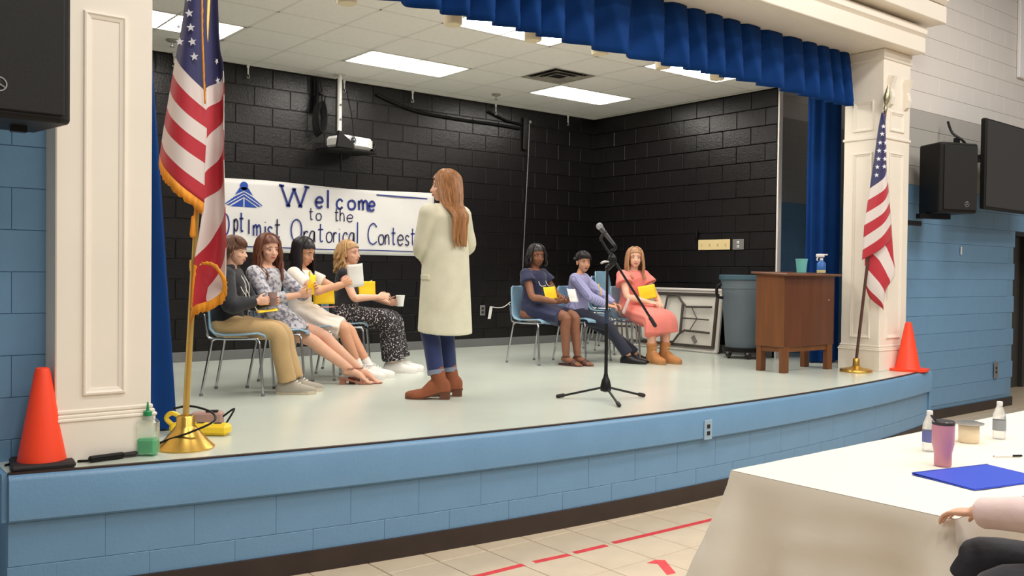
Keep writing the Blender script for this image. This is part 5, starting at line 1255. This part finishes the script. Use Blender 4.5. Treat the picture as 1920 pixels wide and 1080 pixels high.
# 4 girl in black top
P = person('person in black sleeveless top and speckled black trousers holding a white cup', CH[3][0], RZL-R(6), 1.0, sk_fair, lean=.03, hip=(0, .0, .535), head=(-.35, -.02), arms=((.10, .32, .70), (-.12, .38, .64)), feet=((.03, .46, -.1), (-.12, .50, -.1)), curl=(.5, .7), palm=((-.8, .2, -.4), (.9, .2, 0)), hdir=((-.1, .9, .15), (0, .95, .1)))
face_extra(P, h_dblond, lip_p)
hair(P, h_blond, .20, (80, 280), 50, wave=.016, seed=8, thick=.014, vol=1.05)
top(P, cloth('black_knit', (26, 24, 30)), 'sleeveless_top', -.05, .40, .009, 0)
m_pat = pattern('black_white_print', (26, 24, 30), (214, 206, 204), 75, .58, .64)
trousers(P, m_pat, (.108, .098, .092, .098, .105), .90, .11)
for i in (0, 1): shoe(P, i, 'sneaker', m_ws, m_ws)
c = (.10, .22, .77); sheet('name_card', 'yellow name card hanging from the person in the black top', 'card', P, c, (-.62, .78, 0), (-.0, -.1, .9), .17, .15, m_ycard, 'yellow name cards', extra=lanyard(P, c, mat('tan_cord', (200, 170, 140), .6), wd=.006))
t = thing('paper_cup', 'white paper cup held by the person in the patterned trousers', 'cup', Wp(P, (-.10, .495, .61)), P.rz)
b = MB(); b.lathe([(.03, 0), (.043, .10), (.041, .10), (.028, .004), (.001, .004)], 22); mk('cup_wall', b, m_wpap, t)
b = MB(); b.lathe([(.043, .098), (.045, .101), (.043, .104), (.041, .101)], 22, cap=False); mk('rim', b, m_wpap, t)
# 5 girl in navy dress
P = person('person in navy dress and brown sandals seated with yellow and white papers', CH[4][0], RZR+R(8), 1.03, sk_brown, lean=.03, hip=(0, -.06, .54), head=(-.55, .12), arms=((.07, .26, .645), (-.12, .27, .645)), feet=((.01, .36, .1), (-.10, .43, .15)), knee_pole=((.05, 1, .9), (-.12, 1, .9)), curl=(.7, .7), palm=((-.5, -.2, .6), (.5, -.2, .6)), hdir=((-.6, .7, .1), (.5, .75, .1)), barefoot=True, elbow_pole=((1, -.2, -.8), (-1, -.2, -.8)))
face_extra(P, h_black, lip_d)
hair(P, h_black, .15, (58, 302), 46, wave=.008, seed=10, thick=.013, vol=1.0)
m_nav = cloth('navy_dress_cloth', (26, 32, 68)); top(P, m_nav, 'dress_bodice', -.088, .415, .012, .38, (.075, .085)); skirt(P, m_nav, 'dress_skirt', .37, 0, (.17, .19, .195, .205), (.125, .115, .10, .095), ripple=.008)
m_bl = mat('brown_sandal', (74, 40, 36), .5)
for i in (0, 1): shoe(P, i, 'sandal', m_bl, m_bl)
c = (.05, .185, .735); sheet('name_card', 'yellow name card in the lap of the person in navy', 'card', P, c, (.95, -.1, -.05), (0, -.25, .9), .19, .13, m_ycard, 'yellow name cards', extra=lanyard(P, c))
c = (-.08, .372, .715); sheet('speech_paper', 'white paper held over the lap of the person in navy', 'paper', P, c, (.95, .1, .05), (0, -.3, .9), .20, .14, m_wpap, None, .015)
# 6 boy in lavender shirt
P = person('person in lavender shirt and navy trousers seated between navy and coral dresses', CH[5][0], RZR+R(20), .94, sk_olive, lean=.10, hip=(0, -.08, .53), head=(-.80, .12), arms=((.06, .30, .60), (-.06, .34, .60)), feet=((.04, .52, .15), (-.11, .56, .1)), knee_pole=((0, 1, .7), (-.05, 1, .7)), curl=(.55, .55), palm=((-.3, 0, -1), (.3, 0, -1)), hdir=((-.3, .9, -.1), (.2, .9, -.1)), hs=.96)
face_extra(P, h_black, lip_d)
hair(P, h_black, .02, (80, 280), 40, seed=12, thick=.008, hairline=.066, fringe=.5)
m_lav = mat('lavender_shirt', (148, 148, 190), .8); nt = m_lav.node_tree; tc = nt.nodes.new('ShaderNodeTexCoord'); wv = nt.nodes.new('ShaderNodeTexWave'); wv.inputs['Scale'].default_value = 22; nt.links.new(tc.outputs['Object'], wv.inputs['Vector']); rp = nt.nodes.new('ShaderNodeValToRGB'); rp.color_ramp.elements[0].color = rgb(128, 130, 176); rp.color_ramp.elements[1].color = rgb(172, 170, 206); nt.links.new(wv.outputs[0], rp.inputs[0]); nt.links.new(rp.outputs[0], nt.nodes['Principled BSDF'].inputs['Base Color'])
top(P, m_lav, 'shirt', -.08, .425, .018, 1.92, (.05, .042))
b = MB()
for sg in (1, -1): b.prism([(0, 0), (.05, .012), (.062, -.03), (.02, -.055)], -.004, .004, lambda x, y, z: P.nb+Vector((sg*(x+.008), .068-.0*x+z-x*.25, y+.018)))
mk('collar', b, m_lav, P.root, False)
trousers(P, cloth('navy_trouser_cloth', (26, 30, 50)), (.10, .085, .07, .066, .066), .97)
m_bk = mat('black_leather', (24, 24, 28), .35)
for i in (0, 1): shoe(P, i, 'dress', m_bk, m_bk)
c = (.03, .20, .76); sheet('note_book', 'small yellow and black notebook against the lavender shirt', 'notebook', P, c, (.8, .2, -.3), (.3, -.15, .9), .05, .14, m_ycard, None, .004)
c = (-.03, .47, .60); sheet('speech_paper', 'white folded paper in the hands of the person in lavender', 'paper', P, c, (.9, .1, .25), (-.2, .3, .9), .13, .17, m_wpap, None, .01)
# 7 girl in coral dress
P = person('person in coral dress and tan lace up boots seated by the folding table', CH[6][0], RZR-R(14), 1.02, sk_fair, lean=.02, hip=(0, -.06, .54), head=(-.55, .02), arms=((.06, .28, .64), (-.10, .28, .63)), feet=((.07, .36, .12), (-.09, .38, -.1)), curl=(.5, .5), palm=((-.3, -.2, -.9), (.3, -.2, -.9)), hdir=((-.7, .6, -.1), (.6, .7, -.1)))
face_extra(P, h_lbrown, lip_p, .002)
hair(P, h_dblond, .24, (52, 308), 56, wave=.004, seed=14, thick=.012, front_fall=True)
m_cor = cloth('coral_dress_cloth', (232, 128, 116)); top(P, m_cor, 'dress_bodice', -.088, .42, .014, .42, (.08, .095)); skirt(P, m_cor, 'dress_skirt', .42, .14, (.17, .20, .21, .21), (.125, .12, .10, .09), ripple=.006, nf=11, hang=.10)
b = MB()
for sg in (1, -1): b.prism([(0, 0), (.06, .012), (.07, -.03), (.02, -.06)], -.004, .004, lambda x, y, z: P.nb+Vector((sg*(x+.006), .074+z-x*.3, y+.015)))
mk('collar', b, m_cor, P.root, False)
m_tb = mat('tan_boot_leather', (186, 126, 74), .7); m_ts = mat('tan_sole', (170, 126, 76), .6)
for i in (0, 1): shoe(P, i, 'boot', m_tb, m_ts, mat('cream_laces', (230, 196, 150), .7))
c = (.0, .19, .745); sheet('name_card', 'yellow envelope card held across the coral dress', 'card', P, c, (.95, .0, -.12), (0.1, -.2, .9), .24, .15, m_ycard, 'yellow name cards')
# ------------------------------------------------------------------ standing woman
P = person('person standing in long cream coat, jeans and brown ankle boots', (3.835, 5.59, ZS), R(8), 1.08, sk_fair, lean=.0, hip=(0, 0, .978), head=(.95, .06), arms=((.10, .22, 1.08), (.02, .24, 1.05)), feet=((.085, .03, -.75), (-.095, -.03, -.75)), knee_pole=((0, 1, 0), (0, 1, 0)), elbow_pole=((1, -.5, -.2), (-.9, -.5, -.6)), curl=(.5, .5), ankz=.132, build=1.0, legk=.95)
face_extra(P, h_lbrown, lip_p)
hair(P, h_lbrown, .44, (62, 318), 90, wave=.003, seed=16, thick=.014, vol=1.05, end_taper=.55, gather=(-.05, -.18, 0), torso=(.19, .172))
m_jean = cloth('blue_denim', (34, 46, 92)); trousers(P, m_jean, (.098, .085, .068, .062, .056), .86, .05)
for i in (0, 1):
    a, k = P.an[i], P.kn[i]; b = MB(); b.tube([k.lerp(a, .80), k.lerp(a, .88)], [.066, .064], 18, cap='flat'); mk('jeans_cuff', b, cloth('denim_cuff', (124, 132, 150)), P.root)
    shoe(P, i, 'heel_boot', mat('brown_suede', (140, 78, 48), .8, var=.12, vscale=10), mat('brown_sole', (104, 62, 42), .6))
m_coat = cloth('cream_coat', (217, 212, 188), bump=.15, bscale=9); mb = MB(); rings = []
for k in range(20):
    q = k/19; z = 1.445-(1.445-.49)*q
    for zz, rx, ry in [(0, 0, 0)]: pass
    if z > 1.39: rx, ry = .085+(1.445-z)*1.5, .075+(1.445-z)*.6
    elif z > 1.18: rx, ry = .178, .135
    else: f = (1.18-z)/.705; rx, ry = .180+.043*f, .152+.03*f
    rings.append([(rx*math.cos(a)*(1+.012*q*math.sin(a*7)), ry*math.sin(a)*(1+.02*q*math.sin(a*6+1))-.005, z+(.02*math.sin(a)*q if k == 19 else 0)) for a in [2*math.pi*i/36 for i in range(36)]])
mb.loft(rings)
for i in range(2):
    S_, e, w_ = P.sh[i], P.el[i], P.wr[i]; mb.ell(S_+Vector((0, 0, -.01)), .075); q = e.lerp(w_, .88)
    mb.tube([S_, S_.lerp(e, .5), e, e.lerp(q, .5), q], [.074, .070, .064, .060, .058], 18, cap='flat', smooth=5)
garment(P, 'coat', m_coat, mb, .010, 5)
b = MB(); b.tube([P.nb+Vector((.085*math.sin(q*.5236), -.075*math.cos(q*.5236), .0-.008*math.cos(q*.5236))) for q in range(-4, 5)], [(.032, .012)]*9, 10, up=(0, 0, 1), smooth=3); mk('coat_collar', b, m_coat, P.root)
b = MB()
for sg in (1, -1): b.box((sg*.196, .0, .90), (.014, .09, .035), Matrix.Rotation(sg*.05, 3, 'Y'), ch=.003)
mk('pocket_flap', b, m_coat, P.root, False)
# ------------------------------------------------------------------ person at the table edge (mostly outside the frame)
c = make_chair('pale blue chair under the person at the foreground table', (3.38, 1.03, 0), fz(-.6, .8), 'pale blue chairs on the stage'); c['group'] = 'chairs at the foreground table'
P = person('person in pale pink sleeve and dark trousers seated at the foreground table', (3.38, 1.03, 0), fz(-.6, .8), 1.10, sk_fair, lean=.14, hip=(0, -.04, .60), head=(0, .1), arms=((.26, .12, .70), (.04, .43, .80)), feet=((.12, .40, .1), (-.16, .42, -.1)), curl=(.3, .3), elbow_pole=((1, -.2, -.3), (-1, -.2, -.2)), ankz=.14, knee_pole=((.15, 1, .9), (-.25, 1, .9)))
face_extra(P, h_brown, lip_p); hair(P, h_brown, .2, (60, 300), 40, seed=20)
top(P, cloth('pale_pink_shirt', (226, 200, 196)), 'shirt', -.06, .425, .018, 1.92, (.055, .046)); trousers(P, cloth('dark_trousers', (28, 26, 36)), (.11, .098, .084, .076, .07), .97)
for i in (0, 1): shoe(P, i, 'sneaker', m_bk, m_rub)
